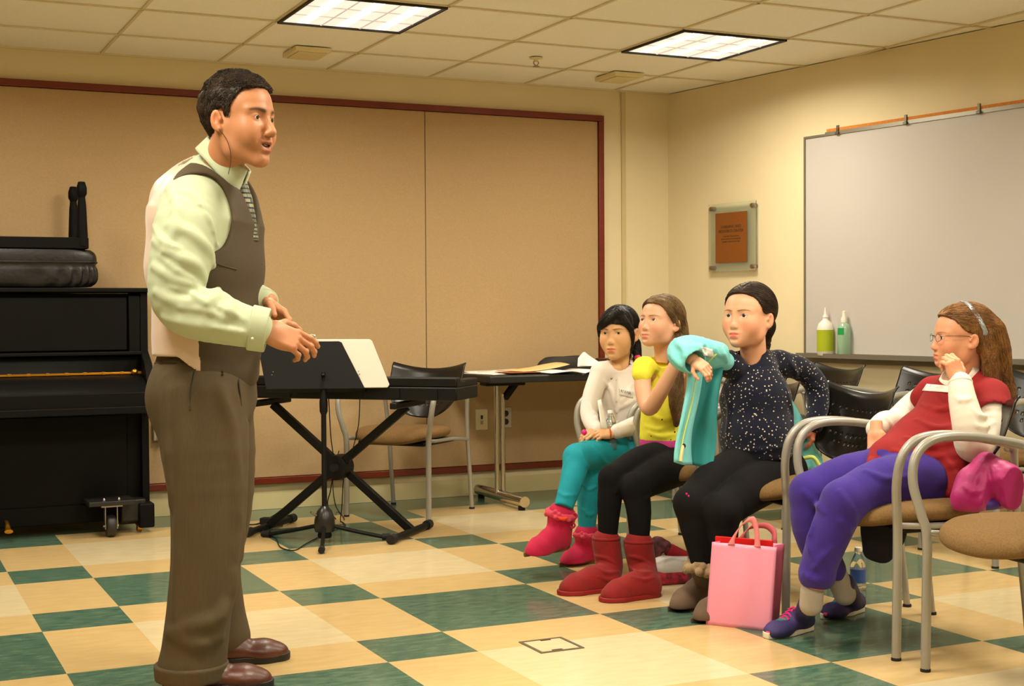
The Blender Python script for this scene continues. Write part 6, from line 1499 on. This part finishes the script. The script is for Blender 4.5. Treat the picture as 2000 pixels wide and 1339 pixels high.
# ------------------------------------------------------------------ bags, jackets and bottles by the chairs
def cloth_lump(name, m, pts, mar, h, fn, label, cat, it=1, group=None):
    f = field_for(pts, mar, h); fn(f); V, F = f.mesh(); V = relax(V, F, it, .4); c0 = np.array([V[:, 0].mean(), V[:, 1].mean(), V[:, 2].min()])
    o = link_mesh(name, V, F, m, None, origin=c0); o.location = tuple(c0); tag(o, label, cat, group); return o, f, c0
Mmag = mat('magenta_nylon', (168, 4, 100), .5, var=.10, vs=9, sheen=.08, bump=.25, bs=60)
def bj(f):
    f.chain([A(1925, 905, 4.36), A(1905, 945, 4.36), A(1893, 975, 4.34)], [.030, .062, .058], .03, n=3)
    f.chain([A(1925, 905, 4.38), A(1945, 950, 4.38), A(1930, 975, 4.40)], [.030, .060, .055], .03, n=3)
    f.chain([A(1932, 902, 4.36), A(1965, 935, 4.33), A(1975, 972, 4.31)], [.024, .052, .038], .02, n=3)
    for p in ([(1918, 905, 4.2), (1905, 935, 4.2), (1890, 975, 4.2)], [(1925, 905, 4.2), (1922, 945, 4.2), (1915, 985, 4.2)], [(1935, 905, 4.2), (1955, 935, 4.2), (1965, 970, 4.2)], [(1940, 915, 4.2), (1945, 945, 4.2), (1950, 985, 4.2)], [(1885, 950, 4.2), (1900, 960, 4.2), (1912, 958, 4.2)], [(1965, 950, 4.2), (1975, 960, 4.2), (1985, 958, 4.2)]): f.ridge([A(*q) for q in p], .010, .012, .2)
    f.plane(A(1920, 994, 4.36), (0, 0, -1))
o, f, c0 = cloth_lump('jacket', Mmag, [A(1860, 890, 4.25), A(1990, 1000, 4.45)], .05, .0042, bj, 'magenta puffy jacket bundled on the chair beside the person in red', 'jacket')
f = field_for([A(1890, 980, 4.3), A(1930, 998, 4.4)], .05, .004); f.cone(A(1895, 984, 4.33), A(1932, 982, 4.35), .040, .040, .02, flat=(UP, .55)); V, F = f.mesh(); link_mesh('jacket_lining', V, F, mat('violet_lining', (70, 40, 130), .6), o, origin=c0)
Mblue = mat('dark_navy_cloth', (20, 15, 30), .9, bump=.3, bs=200)
def bd(f):
    f.chain([A(1735, 990, 4.52), A(1726, 1030, 4.50), A(1718, 1070, 4.50)], [.060, .060, .040], .03, n=3, flat=(FW, .5))
    f.chain([A(1705, 995, 4.52), A(1705, 1040, 4.50), A(1700, 1075, 4.50)], [.040, .035, .020], .02, n=3, flat=(FW, .5)); f.chain([A(1755, 1000, 4.52), A(1745, 1050, 4.50), A(1730, 1084, 4.50)], [.035, .035, .018], .02, n=3, flat=(FW, .5))
cloth_lump('jacket_sleeve', Mblue, [A(1690, 985, 4.45), A(1770, 1095, 4.55)], .06, .0045, bd, 'dark navy garment hanging below the seat of the person in red', 'garment')
f = MB().tube([A(1900, 1093, 4.2), A(1906, 1104, 4.2), A(1900, 1112, 4.2)], .008).tube([A(1890, 1105, 4.2), A(1889, 1130, 4.2)], .0025, seg=6)
# tote bag
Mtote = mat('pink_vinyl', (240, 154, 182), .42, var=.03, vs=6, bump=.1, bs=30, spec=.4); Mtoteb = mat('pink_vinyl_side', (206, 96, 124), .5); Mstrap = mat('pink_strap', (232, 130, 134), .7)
BL_, BR_ = onz(1379, 1219), onz(1484, 1231); 
BR_ = BL_+nrm(BR_-BL_)*.232; dn = nrm(np.cross(UP, BR_-BL_)); dn = dn if dn@FW > 0 else -dn
HB_ = .285; lean_ = RT*.022
tb_ = empty('tote_bag', tuple((BL_+BR_)/2), 0, 'pink vinyl tote bag standing on the floor before the person in navy', 'bag')
b0 = np.array([(BL_+BR_)/2]).ravel(); bu = nrm(BR_-BL_)
def bagp(a, b, c_): return bu*(a-.5)*.232+UP*b*HB_+lean_*b+dn*(c_*.075)-0*b0
def bulge(a, b): return -dn*.012*math.sin(a*math.pi)*math.sin(b*math.pi)-dn*.004*math.sin(a*14)*(b)
MB().grid(lambda u, v: bagp(u, v, 0)+bulge(u, v), 20, 20).build('front_face', Mtote, tb_, solid=.003, angle=180)
MB().grid(lambda u, v: bagp(u, v, 1)-bulge(u, v)*.5, 12, 12).build('back_face', Mtote, tb_, solid=.003, angle=180)
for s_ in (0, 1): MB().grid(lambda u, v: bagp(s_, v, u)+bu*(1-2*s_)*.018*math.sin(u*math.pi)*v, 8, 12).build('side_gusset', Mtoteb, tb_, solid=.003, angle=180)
MB().grid(lambda u, v: bagp(u, .006, v), 4, 4).build('bottom_panel', Mtote, tb_, solid=.003)
def strap(c_, hgt, off, l=.14, r=.76):
    pts = [bagp(l, .985, c_), bagp(l+.02, 1.06, c_), bagp(l+.13, 1.13+hgt*.5, c_)+off*.5, bagp((l+r)/2+.08, 1.12+hgt, c_)+off, bagp(r-.04, 1.08+hgt*.72, c_)+off*.6, bagp(r-.005, 1.05, c_), bagp(r, .985, c_)]
    P_ = smooth_path(pts, 5); m_ = len(P_)
    return MB().grid(lambda u, v: P_[min(m_-1, int(round(v*(m_-1))))]+(bu*(u-.5)*.024*(1-.5*math.sin(v*math.pi))+UP*(u-.5)*.020*math.sin(v*math.pi)), 2, m_-1)
strap(-.02, .19, dn*.0, .30, .70).build('handle', Mstrap, tb_, solid=.003, angle=180)
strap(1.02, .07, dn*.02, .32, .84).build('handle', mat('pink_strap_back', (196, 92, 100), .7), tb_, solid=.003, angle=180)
o = MB().box((0, 0, 0), (.205, .012, .29), np.array([bu, dn, UP]).T).xf(t=bagp(.475, .53, .55)+b0+UP*.004).build('red_folder', mat('red_card', (214, 14, 10), .5), bevel=.001); tag(settle(o), 'bright red folder sticking out of the pink tote bag', 'folder')
# patterned backpack on the floor
Mbp = mat('backpack_white', (206, 198, 190), .8, bump=.2, bs=60); 
bpk = onz(1312, 1137); bw = nrm(RT*.95-FW*.3)
e = empty('backpack', tuple(bpk), 0, 'small white, red and black patterned bag lying on the floor behind the red boots', 'bag')
def bpf(name, m, parts, h=.004, ridges=()):
    f = field_for([A(1270, 1030, 5.4), A(1365, 1145, 5.65)], .06, h)
    for a, b, r1, r2, fl in parts: f.cone(A(*a), A(*b), r1, r2, .02, flat=fl)
    for p in ridges: f.ridge([A(*q) for q in p], .007, .010, .1)
    f.plane(onz(1312, 1137)+UP*.002, -UP)
    V, F = f.mesh(); return link_mesh(name, V, F, m, e, origin=bpk)
bpf('main_body', Mbp, [((1290, 1110, 5.52), (1345, 1108, 5.56), .050, .050, (FW, 1.2))], ridges=[[(1280, 1100, 5.4), (1310, 1090, 5.4), (1340, 1095, 5.4)]])
bpf('dotted_base', mat('maroon_dotted', (84, 20, 34), .8, c2=(200, 40, 60), vs=46), [((1286, 1128, 5.50), (1345, 1126, 5.54), .042, .042, (FW, 1.35))])
bpf('red_flap', mat('red_cloth', (150, 12, 30), .85), [((1310, 1075, 5.55), (1345, 1090, 5.57), .028, .022, None), ((1345, 1090, 5.57), (1352, 1110, 5.57), .022, .020, None)])
bpf('black_hood', mat('print_dark', (34, 26, 28), .8, c2=(130, 60, 70), vs=40), [((1284, 1062, 5.55), (1300, 1066, 5.54), .028, .024, None), ((1284, 1062, 5.55), (1280, 1088, 5.53), .026, .020, None)], ridges=[[(1278, 1050, 5.45), (1292, 1052, 5.45), (1300, 1066, 5.45)]])
bottle('floor', onz(1357, 1141), (0, 0, 0), 'clear empty water bottle on the floor beside the fur-cuffed boot', mat('clear_label', (200, 205, 205), .1, trans=.8), .9)
bottle('floor2', onz(1676, 1168), (0, 0, 0), 'clear water bottle standing under the chair of the person in red', mat('blue_label', (50, 90, 170), .4), .95)
